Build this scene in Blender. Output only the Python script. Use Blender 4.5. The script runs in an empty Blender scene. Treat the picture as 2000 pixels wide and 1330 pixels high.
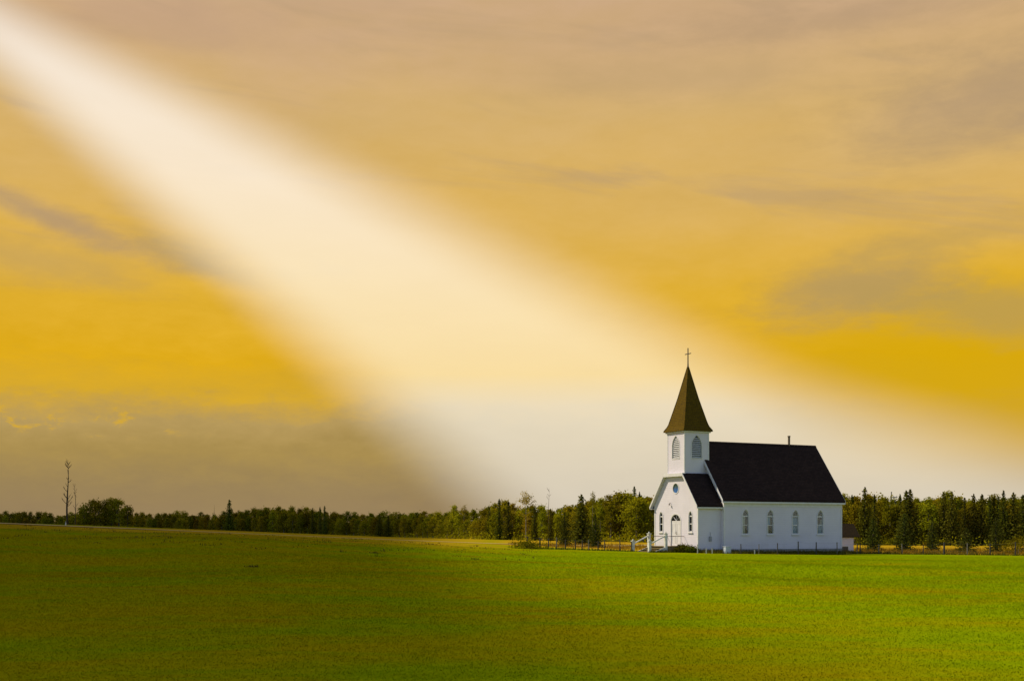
import bpy, bmesh, math, random
import numpy as np
from mathutils import Vector, Matrix

R = math.radians
scene = bpy.context.scene
COL = scene.collection
rng = random.Random(7)
nrg = np.random.default_rng(11)

# ------------------------------------------------------------------ camera
F, CX, HY, EYE = 2414.0, 1000.0, 1036.0, 1.6     # focal length, centre and horizon of the 2000 px photograph
cam = bpy.data.cameras.new('camera')
cam.sensor_width = 36.0
cam.lens = 36.0 * F / 2000.0
cam.shift_y = (HY - 665.0) / 2000.0
cam.clip_start, cam.clip_end = 0.1, 30000
camo = bpy.data.objects.new('camera', cam)
COL.objects.link(camo)
camo.location = (0, 0, EYE)
camo.rotation_euler = (R(90), 0, 0)
scene.camera = camo

SUN_AZ, SUN_EL = -76.0, 42.0                     # degrees from +Y towards +X, above the ground
SD = Vector((math.sin(R(SUN_AZ)) * math.cos(R(SUN_EL)), math.cos(R(SUN_AZ)) * math.cos(R(SUN_EL)), math.sin(R(SUN_EL))))


def lin(r, g, b):
    f = lambda c: (c / 255) / 12.92 if c / 255 <= .04045 else ((c / 255 + .055) / 1.055) ** 2.4
    return (f(r), f(g), f(b), 1)


class NT:
    """small helper for node trees"""
    def __init__(s, tree):
        s.t = tree
        tree.nodes.clear()

    def n(s, typ, **kw):
        nd = s.t.nodes.new(typ)
        for k, v in kw.items():
            setattr(nd, k, v)
        return nd

    def put(s, sock, v):
        if v is None:
            return
        if isinstance(v, bpy.types.NodeSocket):
            s.t.links.new(v, sock)
        else:
            sock.default_value = v

    def m(s, op, a, b=None, c=None, clamp=False):
        nd = s.n('ShaderNodeMath', operation=op, use_clamp=clamp)
        s.put(nd.inputs[0], a)
        s.put(nd.inputs[1], b)
        s.put(nd.inputs[2], c)
        return nd.outputs[0]

    def vm(s, op, a, b=None, out=0):
        nd = s.n('ShaderNodeVectorMath', operation=op)
        s.put(nd.inputs[0], a)
        s.put(nd.inputs[1], b)
        return nd.outputs[out]

    def dot(s, a, b):
        return s.vm('DOT_PRODUCT', a, b, 1)

    def smooth(s, v, lo, hi, a=0., b=1.):
        nd = s.n('ShaderNodeMapRange', interpolation_type='SMOOTHSTEP')
        s.put(nd.inputs[0], v)
        for i, x in enumerate((lo, hi, a, b)):
            s.put(nd.inputs[i + 1], x)
        return nd.outputs[0]

    def noise(s, vec, scale, detail=3., rough=.5, dist=0.):
        nd = s.n('ShaderNodeTexNoise')
        s.put(nd.inputs['Vector'], vec)
        nd.inputs['Scale'].default_value = scale
        nd.inputs['Detail'].default_value = detail
        nd.inputs['Roughness'].default_value = rough
        nd.inputs['Distortion'].default_value = dist
        return nd.outputs[0]

    def mix(s, f, a, b, typ='MIX'):
        nd = s.n('ShaderNodeMix', data_type='RGBA', blend_type=typ)
        s.put(nd.inputs[0], f)
        s.put(nd.inputs[6], a)
        s.put(nd.inputs[7], b)
        return nd.outputs[2]

    def ramp(s, f, stops, interp='LINEAR'):
        nd = s.n('ShaderNodeValToRGB')
        nd.color_ramp.interpolation = interp
        el = nd.color_ramp.elements
        while len(el) < len(stops):
            el.new(0.5)
        for e, (p, c) in zip(el, stops):
            e.position = p
            e.color = c
        s.put(nd.inputs[0], f)
        return nd.outputs[0]

    def xyz(s, x, y, z):
        nd = s.n('ShaderNodeCombineXYZ')
        for i, v in enumerate((x, y, z)):
            s.put(nd.inputs[i], v)
        return nd.outputs[0]

    def sep(s, v):
        nd = s.n('ShaderNodeSeparateXYZ')
        s.put(nd.inputs[0], v)
        return nd.outputs


# ------------------------------------------------------------------ world: daylight sky under golden cloud
def pdir(px, py):
    return Vector(((px - CX) / F, 1, (HY - py) / F)).normalized()


def azel(px, py):
    d = pdir(px, py)
    return math.degrees(math.atan2(d.x, d.y)), math.degrees(math.asin(d.z))


world = bpy.data.worlds.new('World')
scene.world = world
world.use_nodes = True
W = NT(world.node_tree)
geo = W.n('ShaderNodeTexCoord').outputs['Generated']
wd = W.vm('NORMALIZE', geo)
wx, wy, wz = W.sep(wd)
AZ = W.m('MULTIPLY', W.m('ARCTAN2', wx, wy), 57.2958)
EL = W.m('MULTIPLY', W.m('ARCSINE', wz), 57.2958)
# long low cloud structure: stretched along the horizon
v1 = W.xyz(W.m('MULTIPLY', AZ, .045), W.m('MULTIPLY', EL, .15), 3.1)
nA = W.noise(v1, 1.0, 5, .52, .4)
v2 = W.xyz(W.m('MULTIPLY', AZ, .16), W.m('MULTIPLY', EL, .55), 9.7)
nB = W.noise(v2, 1.0, 6, .6, .3)
v3 = W.xyz(W.m('MULTIPLY', AZ, .7), W.m('MULTIPLY', EL, 1.5), 1.7)
nC = W.noise(v3, 1.0, 5, .65, .2)
amp = W.smooth(EL, 4, 18, .5, 7.)
warp = W.m('MULTIPLY', W.m('SUBTRACT', nA, .5), amp)
warp = W.m('ADD', warp, W.m('MULTIPLY', W.m('SUBTRACT', nB, .5), W.smooth(EL, 2, 7, .5, 1.9)))
warp = W.m('ADD', warp, W.m('MULTIPLY', W.m('SUBTRACT', nC, .5), 1.5))
EW = W.m('ADD', EL, warp)
S = 60.0
stops = [(0.0, lin(150, 127, 94)), (2 / S, lin(156, 132, 88)), (3.6 / S, lin(170, 142, 80)), (4.9 / S, lin(182, 153, 92)),
         (6.2 / S, lin(214, 168, 46)), (8 / S, lin(222, 170, 26)), (10.5 / S, lin(225, 176, 52)), (14 / S, lin(220, 177, 90)),
         (18 / S, lin(212, 175, 112)), (23 / S, lin(203, 168, 130)), (34 / S, lin(166, 146, 132)), (1.0, lin(126, 117, 118))]
cloud = W.ramp(W.m('DIVIDE', EW, S), stops)
mott = W.m('ADD', .86, W.m('MULTIPLY', W.m('ADD', W.m('MULTIPLY', nB, .7), W.m('MULTIPLY', nC, .3)), .28))
cloud = W.mix(1., cloud, W.xyz(mott, mott, mott), 'MULTIPLY')
# richer yellow to the right, low down
rich = W.m('MULTIPLY', W.smooth(AZ, 6, 20), W.m('MULTIPLY', W.smooth(EL, 1, 4), W.smooth(EL, 13, 8)))
cloud = W.mix(W.m('MULTIPLY', rich, .8), cloud, lin(214, 167, 6))
# thin grey streaks
streak = W.smooth(W.noise(W.xyz(W.m('ADD', W.m('MULTIPLY', AZ, .06), 4.0), W.m('ADD', W.m('MULTIPLY', EL, .34), W.m('MULTIPLY', AZ, .05)), .3), 1, 5, .55, .6), .52, .72)
cloud = W.mix(W.m('MULTIPLY', streak, W.smooth(EL, 6, 12, 0., .45)), cloud, lin(176, 150, 118))
# single grey cloud banks: centre and half axes in photograph pixels turned into directions, tilt in degrees
BANKS = [(1690, 560, 240, 75, 12, .7, (172, 148, 104)), (1960, 610, 260, 70, -4, .7, (182, 154, 88)),
         (1930, 190, 300, 110, 8, .6, (166, 142, 118)), (1700, 20, 420, 50, 3, .55, (176, 148, 120)),
         (1380, 150, 330, 50, 0, .45, (190, 160, 120)), (110, 430, 230, 30, -18, .65, (168, 144, 122)),
         (390, 515, 150, 34, -14, .75, (176, 152, 112)), (90, 510, 240, 50, -4, .5, (188, 158, 104)),
         (1840, 470, 300, 40, 6, .5, (194, 160, 92)), (240, 25, 320, 60, -3, .45, (192, 158, 134))]
for (px, py, rx, ry, tilt, k, c) in BANKS:
    a0, e0 = azel(px, py)
    dx = W.m('SUBTRACT', AZ, a0)
    dy = W.m('SUBTRACT', EL, e0)
    ct, st = math.cos(R(tilt)), math.sin(R(tilt))
    q = F / 57.2958
    p = W.m('DIVIDE', W.m('ADD', W.m('MULTIPLY', dx, ct), W.m('MULTIPLY', dy, st)), rx / q)
    h = W.m('DIVIDE', W.m('SUBTRACT', W.m('MULTIPLY', dy, ct), W.m('MULTIPLY', dx, st)), ry / q)
    d = W.m('SQRT', W.m('ADD', W.m('MULTIPLY', p, p), W.m('MULTIPLY', h, h)))
    d = W.m('ADD', d, W.m('MULTIPLY', W.m('SUBTRACT', nB, .5), 1.5))
    d = W.m('ADD', d, W.m('MULTIPLY', W.m('SUBTRACT', nC, .5), .6))
    cloud = W.mix(W.m('MULTIPLY', W.smooth(d, 1.25, .0), k), cloud, lin(*c))
# little gold puffs along the top of the low grey bank
puff = W.m('MULTIPLY', W.smooth(nC, .55, .7), W.m('MULTIPLY', W.smooth(EL, 3.8, 4.6), W.smooth(EL, 6.3, 5.4)))
cloud = W.mix(W.m('MULTIPLY', puff, W.smooth(AZ, -12, -20, 0., .8)), cloud, lin(220, 172, 34))
# the broad light shaft, painted into the sky colour between two great circles that run up to the break in the cloud
def plane(p0, p1):
    return pdir(*p0).cross(pdir(*p1)).normalized()
nu = plane((0, 2), (1700, 822))
nl = plane((0, 150), (900, 955))
du = W.dot(wd, tuple(nu))
dl = W.dot(wd, tuple(nl))
if nu.dot(pdir(1000, 800)) < 0:
    du = W.m('MULTIPLY', du, -1.)
if nl.dot(pdir(1000, 300)) < 0:
    dl = W.m('MULTIPLY', dl, -1.)
du = W.m('ADD', du, W.smooth(AZ, 11, 26, 0., .036))
wid = W.smooth(AZ, -24, 2, .55, 1.)
bu = W.smooth(W.m('DIVIDE', du, wid), -.028, .05)
bl = W.smooth(W.m('DIVIDE', dl, wid), -.034, .055)
beam = W.m('MULTIPLY', W.m('MULTIPLY', bu, bl), W.smooth(wy, 0., .3))
beam = W.m('MULTIPLY', beam, W.smooth(EL, 1, 9, .68, .84))
beam = W.m('MULTIPLY', beam, W.m('ADD', .95, W.m('MULTIPLY', nB, .10)))
bcol = W.ramp(W.m('DIVIDE', EL, 24.), [(0, lin(236, 228, 212)), (.24, lin(242, 231, 206)), (.30, lin(255, 231, 176)), (.45, lin(255, 235, 194)), (.65, lin(255, 239, 215)), (1, lin(250, 240, 232))])
cloud = W.mix(beam, cloud, bcol)
sky = W.n('ShaderNodeTexSky', sky_type='NISHITA')
sky.sun_disc = False
sky.sun_elevation = R(SUN_EL)
sky.sun_rotation = R(SUN_AZ)
sky.air_density = 1.0
sky.dust_density = 0.3
sky.ozone_density = 4.0
b1 = W.n('ShaderNodeBackground')
b1.inputs[1].default_value = 0.15
W.put(b1.inputs[0], sky.outputs[0])
b2 = W.n('ShaderNodeBackground')
b2.inputs[1].default_value = 1.0
W.put(b2.inputs[0], cloud)
ms = W.n('ShaderNodeMixShader')
W.put(ms.inputs[0], W.smooth(wy, -.4, .45, .10, 1.))       # the cloud thins out to blue sky behind the camera
W.put(ms.inputs[1], b1.outputs[0])
W.put(ms.inputs[2], b2.outputs[0])
wo = W.n('ShaderNodeOutputWorld')
W.put(wo.inputs[0], ms.outputs[0])

# ------------------------------------------------------------------ sun and exposure
sl = bpy.data.lights.new('sun', 'SUN')
sl.energy = 4.6
sl.angle = R(0.8)
sl.color = (1.0, .88, .66)
so = bpy.data.objects.new('sun', sl)
COL.objects.link(so)
so.rotation_euler = SD.to_track_quat('Z', 'Y').to_euler()
so.location = (-60, 20, 60)
scene.view_settings.view_transform = 'Standard'
scene.view_settings.look = 'None'
scene.view_settings.exposure = 0.0
scene.view_settings.gamma = 1.0
scene.view_settings.use_curve_mapping = False
scene.cycles.use_denoising = True
scene.cycles.max_bounces = 6
scene.cycles.volume_bounces = 1
scene.cycles.transparent_max_bounces = 12


# ------------------------------------------------------------------ helpers
def link(o, parent=None):
    COL.objects.link(o)
    if parent is not None:
        o.parent = parent
    return o


def tag(o, label=None, cat=None, group=None, kind=None):
    for k, v in (('label', label), ('category', cat), ('group', group), ('kind', kind)):
        if v:
            o[k] = v
    return o


def empty(name, loc=(0, 0, 0), rz=0., parent=None):
    o = bpy.data.objects.new(name, None)
    o.empty_display_size = .3
    link(o, parent)
    o.location = loc
    o.rotation_euler = (0, 0, rz)
    return o


def mesh(name, verts, faces, mat, smooth=False):
    me = bpy.data.meshes.new(name)
    me.from_pydata([tuple(v) for v in verts], [], faces)
    for mm in (mat if isinstance(mat, (list, tuple)) else [mat]):
        me.materials.append(mm)
    if smooth:
        me.polygons.foreach_set('use_smooth', [True] * len(me.polygons))
    me.update()
    return me


def obj(name, me, parent=None, loc=None, rot=None):
    o = bpy.data.objects.new(name, me)
    link(o, parent)
    if loc is not None:
        o.location = loc
    if rot is not None:
        o.rotation_euler = rot
    return o


def fast_mesh(name, V, Fc, mat, attr=None, n=4):
    """V (N,3), Fc (M,n) -> mesh, quick"""
    me = bpy.data.meshes.new(name)
    V = np.asarray(V, np.float32)
    Fc = np.asarray(Fc, np.int32)
    me.vertices.add(len(V))
    me.vertices.foreach_set('co', V.ravel())
    me.loops.add(Fc.size)
    me.loops.foreach_set('vertex_index', Fc.ravel())
    me.polygons.add(len(Fc))
    me.polygons.foreach_set('loop_start', np.arange(0, Fc.size, n, dtype=np.int32))
    me.polygons.foreach_set('loop_total', np.full(len(Fc), n, np.int32))
    for mm in (mat if isinstance(mat, (list, tuple)) else [mat]):
        me.materials.append(mm)
    if attr is not None:
        for nm, a in attr.items():
            at = me.attributes.new(nm, 'FLOAT', 'POINT')
            at.data.foreach_set('value', np.asarray(a, np.float32))
    me.update(calc_edges=True)
    return me


class MB:
    def __init__(s):
        s.v, s.f = [], []

    def box(s, x0, x1, y0, y1, z0, z1):
        b = len(s.v)
        s.v += [(x0, y0, z0), (x1, y0, z0), (x1, y1, z0), (x0, y1, z0), (x0, y0, z1), (x1, y0, z1), (x1, y1, z1), (x0, y1, z1)]
        s.f += [tuple(b + i for i in q) for q in ((0, 3, 2, 1), (4, 5, 6, 7), (0, 1, 5, 4), (1, 2, 6, 5), (2, 3, 7, 6), (3, 0, 4, 7))]
        return s

    def prism(s, poly, axis, a0, a1):
        """poly of 2D points extruded along an axis ('x': (y,z); 'y': (x,z); 'z': (x,y))"""
        b, n = len(s.v), len(poly)
        for a in (a0, a1):
            for p in poly:
                s.v.append({'x': (a, p[0], p[1]), 'y': (p[0], a, p[1]), 'z': (p[0], p[1], a)}[axis])
        s.f.append(tuple(b + i for i in range(n)))
        s.f.append(tuple(b + n + i for i in reversed(range(n))))
        for i in range(n):
            j = (i + 1) % n
            s.f.append((b + i, b + n + i, b + n + j, b + j))
        return s

    def ring(s, inner, outer, y0, y1):
        """frame between two outlines (x,z) of the same length, extruded in y"""
        b, n = len(s.v), len(inner)
        for y in (y0, y1):
            for p in inner:
                s.v.append((p[0], y, p[1]))
            for p in outer:
                s.v.append((p[0], y, p[1]))
        i0, o0, i1, o1 = b, b + n, b + 2 * n, b + 3 * n
        for i in range(n):
            j = (i + 1) % n
            s.f += [(i0 + i, o0 + i, o0 + j, i0 + j), (i1 + j, o1 + j, o1 + i, i1 + i), (o0 + i, o1 + i, o1 + j, o0 + j), (i0 + j, i1 + j, i1 + i, i0 + i)]
        return s

    def tube(s, pts, rad, n=6):
        """tapered tube through pts; rad a number or list"""
        pts = [Vector(p) for p in pts]
        rad = rad if isinstance(rad, (list, tuple)) else [rad] * len(pts)
        b = len(s.v)
        for k, p in enumerate(pts):
            t = (pts[min(k + 1, len(pts) - 1)] - pts[max(k - 1, 0)]).normalized()
            a = t.cross(Vector((0, 0, 1)) if abs(t.z) < .9 else Vector((1, 0, 0))).normalized()
            c = t.cross(a)
            for i in range(n):
                w = 2 * math.pi * i / n
                s.v.append(tuple(p + (a * math.cos(w) + c * math.sin(w)) * rad[k]))
        for k in range(len(pts) - 1):
            for i in range(n):
                j = (i + 1) % n
                s.f.append((b + k * n + i, b + k * n + j, b + (k + 1) * n + j, b + (k + 1) * n + i))
        s.f.append(tuple(b + i for i in reversed(range(n))))
        e = b + (len(pts) - 1) * n
        s.f.append(tuple(e + i for i in range(n)))
        return s

    def mesh(s, name, mat, smooth=False):
        me = mesh(name, s.v, s.f, mat, smooth)
        bm = bmesh.new()
        bm.from_mesh(me)
        bmesh.ops.recalc_face_normals(bm, faces=bm.faces)
        bm.to_mesh(me)
        bm.free()
        return me

    def build(s, name, mat, parent=None, smooth=False, bevel=0.):
        o = obj(name, s.mesh(name, mat, smooth), parent)
        if bevel:
            bv = o.modifiers.new('bevel', 'BEVEL')
            bv.width = bevel
            bv.segments = 1
        return o


def new_mat(name):
    m = bpy.data.materials.new(name)
    m.use_nodes = True
    return m, NT(m.node_tree)


def out(n, shader, disp=None):
    o = n.n('ShaderNodeOutputMaterial')
    n.put(o.inputs[0], shader)
    return o


def principled(n, col, rough=.6, normal=None, metal=0., spec=.5):
    p = n.n('ShaderNodeBsdfPrincipled')
    n.put(p.inputs['Base Color'], col)
    n.put(p.inputs['Roughness'], rough)
    n.put(p.inputs['Metallic'], metal)
    n.put(p.inputs['Specular IOR Level'], spec)
    if normal is not None:
        n.put(p.inputs['Normal'], normal)
    return p.outputs[0]


def bump(n, h, strength=.3, dist=.02):
    b = n.n('ShaderNodeBump')
    b.inputs['Strength'].default_value = strength
    b.inputs['Distance'].default_value = dist
    n.put(b.inputs['Height'], h)
    return b.outputs[0]


def plain(name, c1, c2, scale=6., rough=.6, spec=.4, bmp=.0, metal=0., coord='Object'):
    m, n = new_mat(name)
    tc = n.n('ShaderNodeTexCoord').outputs[coord]
    f = n.noise(tc, scale, 4, .6)
    col = n.mix(n.smooth(f, .3, .7), (*c1, 1), (*c2, 1))
    nm = bump(n, n.noise(tc, scale * 5, 3), bmp, .02) if bmp else None
    out(n, principled(n, col, rough, nm, metal, spec))
    return m


M = {}
# white painted clapboard
m, n = new_mat('white_clapboard')
tc = n.n('ShaderNodeTexCoord').outputs['Object']
sx, sy, sz = n.sep(tc)
fr = n.m('FRACT', n.m('DIVIDE', sz, .15))
edge = n.smooth(fr, .0, .14, .86, 1.)
boards = n.n('ShaderNodeTexWhiteNoise', noise_dimensions='1D')
n.put(boards.inputs['W'], n.m('FLOOR', n.m('DIVIDE', sz, .15)))
w1 = n.noise(tc, .8, 4, .6)
stain = n.noise(n.vm('MULTIPLY', tc, (2.5, 2.5, .35)), 1.2, 5, .65)
col = n.mix(n.smooth(w1, .3, .75), (.645, .60, .66, 1), (.595, .553, .61, 1))
col = n.mix(n.smooth(stain, .56, .78, 0., .22), col, (.50, .48, .44, 1))
col = n.mix(n.m('MULTIPLY', n.smooth(sz, 1.1, .1), n.smooth(stain, .4, .7, 0., .3)), col, (.50, .47, .38, 1))
col = n.mix(n.m('MULTIPLY', boards.outputs[0], .06), col, (.62, .62, .62, 1))
col = n.mix(n.m('SUBTRACT', 1., edge), col, (.45, .45, .46, 1))
out(n, principled(n, col, .55, bump(n, n.m('SUBTRACT', 1., fr), .35, .02), spec=.3))
M['clap'] = m
M['trim'] = plain('white_trim_paint', (.67, .645, .645), (.60, .575, .56), 3., .5, .35, .1)
M['dirtytrim'] = plain('weathered_white_paint', (.68, .67, .62), (.50, .48, .40), 4., .6, .3, .2)
# dark asphalt shingles
m, n = new_mat('dark_shingles')
tc = n.n('ShaderNodeTexCoord').outputs['Object']
br = n.n('ShaderNodeTexBrick')
br.offset = .5
sx, sy, sz = n.sep(tc)
n.put(br.inputs['Vector'], n.xyz(n.m('ADD', sx, n.m('MULTIPLY', sy, .15)), sz, 0.))
br.inputs['Scale'].default_value = 1.
br.inputs['Brick Width'].default_value = .32
br.inputs['Row Height'].default_value = .13
br.inputs['Mortar Size'].default_value = .012
br.inputs['Color1'].default_value = (.021, .0115, .010, 1)
br.inputs['Color2'].default_value = (.034, .019, .016, 1)
br.inputs['Mortar'].default_value = (.008, .007, .008, 1)
wear = n.noise(tc, .7, 5, .65)
col = n.mix(n.smooth(wear, .5, .8, 0., .5), br.outputs[0], (.046, .027, .021, 1))
out(n, principled(n, col, .88, bump(n, br.outputs['Fac'], -.4, .01), spec=.10))
M['roof'] = m
# spire: older brown shingles
m, n = new_mat('brown_spire_shingles')
tc = n.n('ShaderNodeTexCoord').outputs['Object']
sx, sy, sz = n.sep(tc)
br = n.n('ShaderNodeTexBrick')
br.offset = .5
n.put(br.inputs['Vector'], n.xyz(n.m('ADD', sx, sy), sz, 0.))
br.inputs['Scale'].default_value = 1.
br.inputs['Brick Width'].default_value = .2
br.inputs['Row Height'].default_value = .14
br.inputs['Mortar Size'].default_value = .012
br.inputs['Color1'].default_value = (.092, .056, .004, 1)
br.inputs['Color2'].default_value = (.122, .074, .005, 1)
br.inputs['Mortar'].default_value = (.03, .02, .012, 1)
col = n.mix(n.smooth(n.noise(tc, 1.2, 4), .4, .7, 0., .4), br.outputs[0], (.09, .055, .003, 1))
out(n, principled(n, col, .85, bump(n, br.outputs['Fac'], -.5, .015), spec=.04))
M['spire'] = m
M['dark'] = plain('painted_dark_interior', (.02, .02, .025), (.035, .03, .03), 3., .9, .1)  # dark colour of the wall recesses, standing in for unlit rooms
M['louvre'] = plain('grey_white_louvre_paint', (.52, .52, .52), (.40, .39, .38), 5., .6, .3)
M['metal'] = plain('dark_metal', (.045, .04, .035), (.09, .075, .055), 8., .5, .4, metal=.4)
M['flue'] = plain('rusty_flue_metal', (.10, .075, .05), (.16, .11, .06), 9., .6, .3, .1)
M['rail'] = plain('brown_rail', (.16, .08, .045), (.24, .13, .08), 9., .6, .3)
M['wood'] = plain('grey_weathered_wood', (.11, .095, .07), (.20, .17, .12), 14., .85, .2, .4)
M['darkwood'] = plain('dark_weathered_wood', (.035, .03, .024), (.08, .065, .05), 14., .85, .2, .4)
M['tread'] = plain('worn_yellow_brown_boards', (.26, .19, .07), (.17, .13, .06), 6., .75, .2, .3)
M['concrete'] = plain('grey_foundation', (.28, .27, .25), (.18, .175, .16), 5., .9, .2, .4)
M['box'] = plain('pale_blue_grey_metal', (.50, .56, .62), (.42, .47, .52), 6., .5, .4)
M['meter'] = plain('grey_meter_metal', (.30, .30, .31), (.22, .22, .24), 10., .45, .5)
M['curtain'] = plain('cream_curtain', (.66, .61, .48), (.50, .45, .34), 7., .9, .1)
M['bluereflect'] = plain('painted_blue_reflection', (.26, .42, .55), (.20, .34, .46), 7., .9, .1)  # blue panels behind the glass, painting in the sky's reflection
M['brown_roof'] = plain('brown_shed_shingles', (.020, .012, .003), (.034, .020, .005), 5., .9, .2, .5)
M['wire'] = plain('grey_wire', (.20, .19, .17), (.28, .26, .22), 20., .5, .4, metal=.5)
M['pipe'] = plain('pale_pole_wood', (.34, .30, .24), (.24, .21, .16), 10., .85, .2)
M['stake'] = plain('whitewashed_stake', (.62, .60, .52), (.48, .45, .36), 9., .8, .2, .2)
# thin window glass
m, n = new_mat('window_glass')
tr = n.n('ShaderNodeBsdfTransparent')
tr.inputs[0].default_value = (.82, .86, .88, 1)
gl = n.n('ShaderNodeBsdfGlossy')
gl.inputs['Roughness'].default_value = .04
gl.inputs['Color'].default_value = (.9, .92, .95, 1)
mx = n.n('ShaderNodeMixShader')
mx.inputs[0].default_value = .04
n.put(mx.inputs[1], tr.outputs[0])
n.put(mx.inputs[2], gl.outputs[0])
out(n, mx.outputs[0])
M['glass'] = m
# stained glass, blue below and green above
m, n = new_mat('stained_glass')
tc = n.n('ShaderNodeTexCoord').outputs['Object']
sx, sy, sz = n.sep(tc)
col = n.mix(n.smooth(sz, -.02, .14), (.045, .16, .42, 1), (.05, .10, .07, 1))
vor = n.n('ShaderNodeTexVoronoi')
n.put(vor.inputs['Vector'], tc)
vor.inputs['Scale'].default_value = 9.
col = n.mix(n.m('MULTIPLY', n.sep(vor.outputs['Color'])[0], .35), col, (.03, .06, .16, 1))
out(n, principled(n, col, .15, spec=.6))
M['stained'] = m


# foliage
def leaf_mat(name, c_dark, c_mid, c_light, trans=.35, var=.35):
    m, n = new_mat(name)
    oi = n.n('ShaderNodeObjectInfo')
    at = n.n('ShaderNodeAttribute', attribute_name='clump')
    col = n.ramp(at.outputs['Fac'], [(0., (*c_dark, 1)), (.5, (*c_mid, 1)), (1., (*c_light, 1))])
    hs = n.n('ShaderNodeHueSaturation')
    n.put(hs.inputs['Hue'], n.m('ADD', .475, n.m('MULTIPLY', oi.outputs['Random'], .05)))
    n.put(hs.inputs['Value'], n.m('ADD', 1. - var, n.m('MULTIPLY', n.m('FRACT', n.m('MULTIPLY', oi.outputs['Random'], 7.31)), 2 * var)))
    n.put(hs.inputs['Color'], col)
    d = n.n('ShaderNodeBsdfDiffuse')
    n.put(d.inputs[0], hs.outputs[0])
    t = n.n('ShaderNodeBsdfTranslucent')
    n.put(t.inputs[0], n.mix(1., hs.outputs[0], (1., .95, .45, 1), 'MULTIPLY'))
    mx = n.n('ShaderNodeMixShader')
    mx.inputs[0].default_value = trans
    n.put(mx.inputs[1], d.outputs[0])
    n.put(mx.inputs[2], t.outputs[0])
    out(n, mx.outputs[0])
    return m


M['aspen'] = leaf_mat('aspen_leaves', (.14, .138, .005), (.235, .22, .009), (.33, .295, .014), .5)
M['poplar'] = leaf_mat('yellowing_leaves', (.18, .157, .006), (.28, .238, .010), (.37, .31, .016), .5)
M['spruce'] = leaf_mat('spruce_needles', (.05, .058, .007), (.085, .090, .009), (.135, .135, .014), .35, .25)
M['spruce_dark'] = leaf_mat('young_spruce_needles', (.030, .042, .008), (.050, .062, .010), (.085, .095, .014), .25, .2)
M['bush'] = leaf_mat('bush_leaves', (.14, .132, .005), (.23, .21, .008), (.33, .29, .012), .5)
M['weed'] = leaf_mat('tall_grass_blades', (.075, .062, .012), (.11, .10, .016), (.19, .155, .04), .3, .1)
M['straw'] = leaf_mat('dry_standing_grass', (.17, .12, .012), (.30, .20, .016), (.42, .29, .03), .35, .1)
M['bark'] = plain('grey_brown_bark', (.075, .06, .042), (.15, .125, .09), 5., .9, .15, .5)
M['palebark'] = plain('pale_aspen_bark', (.26, .23, .17), (.15, .13, .09), 3., .9, .15, .4)
M['deadwood'] = plain('bare_dead_wood', (.055, .038, .022), (.09, .062, .036), 5., .9, .15, .4)


# lawn colours shared by the ground sheet and the grass blades
def lawn_colour(n, dry_sock):
    g = n.n('ShaderNodeNewGeometry').outputs['Position']
    px, py, pz = n.sep(g)
    big = n.noise(n.vm('MULTIPLY', g, (.045, .085, 0.)), 1., 4, .55, .5)
    mid = n.noise(n.vm('MULTIPLY', g, (.22, .42, 0.)), 1., 5, .6, .6)
    sml = n.noise(n.vm('MULTIPLY', g, (1.5, 1.9, 0.)), 1., 5, .65)
    fine = n.noise(g, 11., 4, .7)
    green = n.mix(n.smooth(sml, .3, .7), (.172, .238, .0006, 1), (.220, .290, .001, 1))
    olive = n.mix(n.smooth(sml, .3, .7), (.255, .225, .0006, 1), (.305, .262, .001, 1))
    f = n.m('ADD', n.m('MULTIPLY', big, .55), n.m('MULTIPLY', mid, .6))
    near_church = n.m('MULTIPLY', n.smooth(py, 30., 70.), n.smooth(px, -4., 6.))
    col = n.mix(n.smooth(n.m('ADD', n.m('SUBTRACT', f, n.m('MULTIPLY', near_church, .08)), n.smooth(px, 2., -8., 0., .05)), .48, .72), green, olive)  # more olive on the left: brown tint of the shaded side put into the colour
    # worn, drier patches
    dryn = n.noise(n.vm('MULTIPLY', g, (.12, .33, 0.)), 1., 6, .65, .8)
    col = n.mix(n.smooth(n.m('ADD', dryn, n.m('MULTIPLY', mid, .25)), .66, .84, 0., .55), col, (.29, .185, .002, 1))
    gold = n.mix(n.smooth(mid, .3, .7), (.46, .29, .012, 1), (.36, .225, .010, 1))
    dd = n.m('ADD', dry_sock, n.m('MULTIPLY', n.m('SUBTRACT', dryn, .5), n.m('MULTIPLY', n.smooth(dry_sock, .02, .3), 1.9)))
    col = n.mix(n.smooth(dd, .15, .85), col, gold)
    col = n.mix(n.smooth(fine, .35, .75, .0, .3), col, n.mix(1., col, (.45, .48, .4, 1), 'MULTIPLY'))
    return col, sml, fine, g


m, n = new_mat('lawn')
at = n.n('ShaderNodeAttribute', attribute_name='dry')
col, sml, fine, g = lawn_colour(n, at.outputs['Fac'])
hgt = n.m('ADD', n.m('MULTIPLY', sml, .6), n.m('MULTIPLY', fine, .5))
out(n, principled(n, col, .95, bump(n, hgt, .5, .05), spec=.0))
M['lawn'] = m
m, n = new_mat('grass_blades')
at = n.n('ShaderNodeAttribute', attribute_name='dry')
tone = n.n('ShaderNodeAttribute', attribute_name='tone')
col, sml, fine, g = lawn_colour(n, at.outputs['Fac'])
col = n.mix(1., col, n.ramp(tone.outputs['Fac'], [(0, (.95, 1.0, .9, 1)), (.6, (1.05, 1.05, 1., 1)), (1, (1.18, 1.12, 1.1, 1))]), 'MULTIPLY')
gn = n.n('ShaderNodeNewGeometry').outputs['Normal']
nm = n.vm('NORMALIZE', n.vm('ADD', n.vm('MULTIPLY', gn, (.22, .22, .22)), (0., 0., 1.)))
col = n.mix(1., col, (1.75, 1.75, 1.75, 1), 'MULTIPLY')
d = n.n('ShaderNodeBsdfDiffuse')
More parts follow.
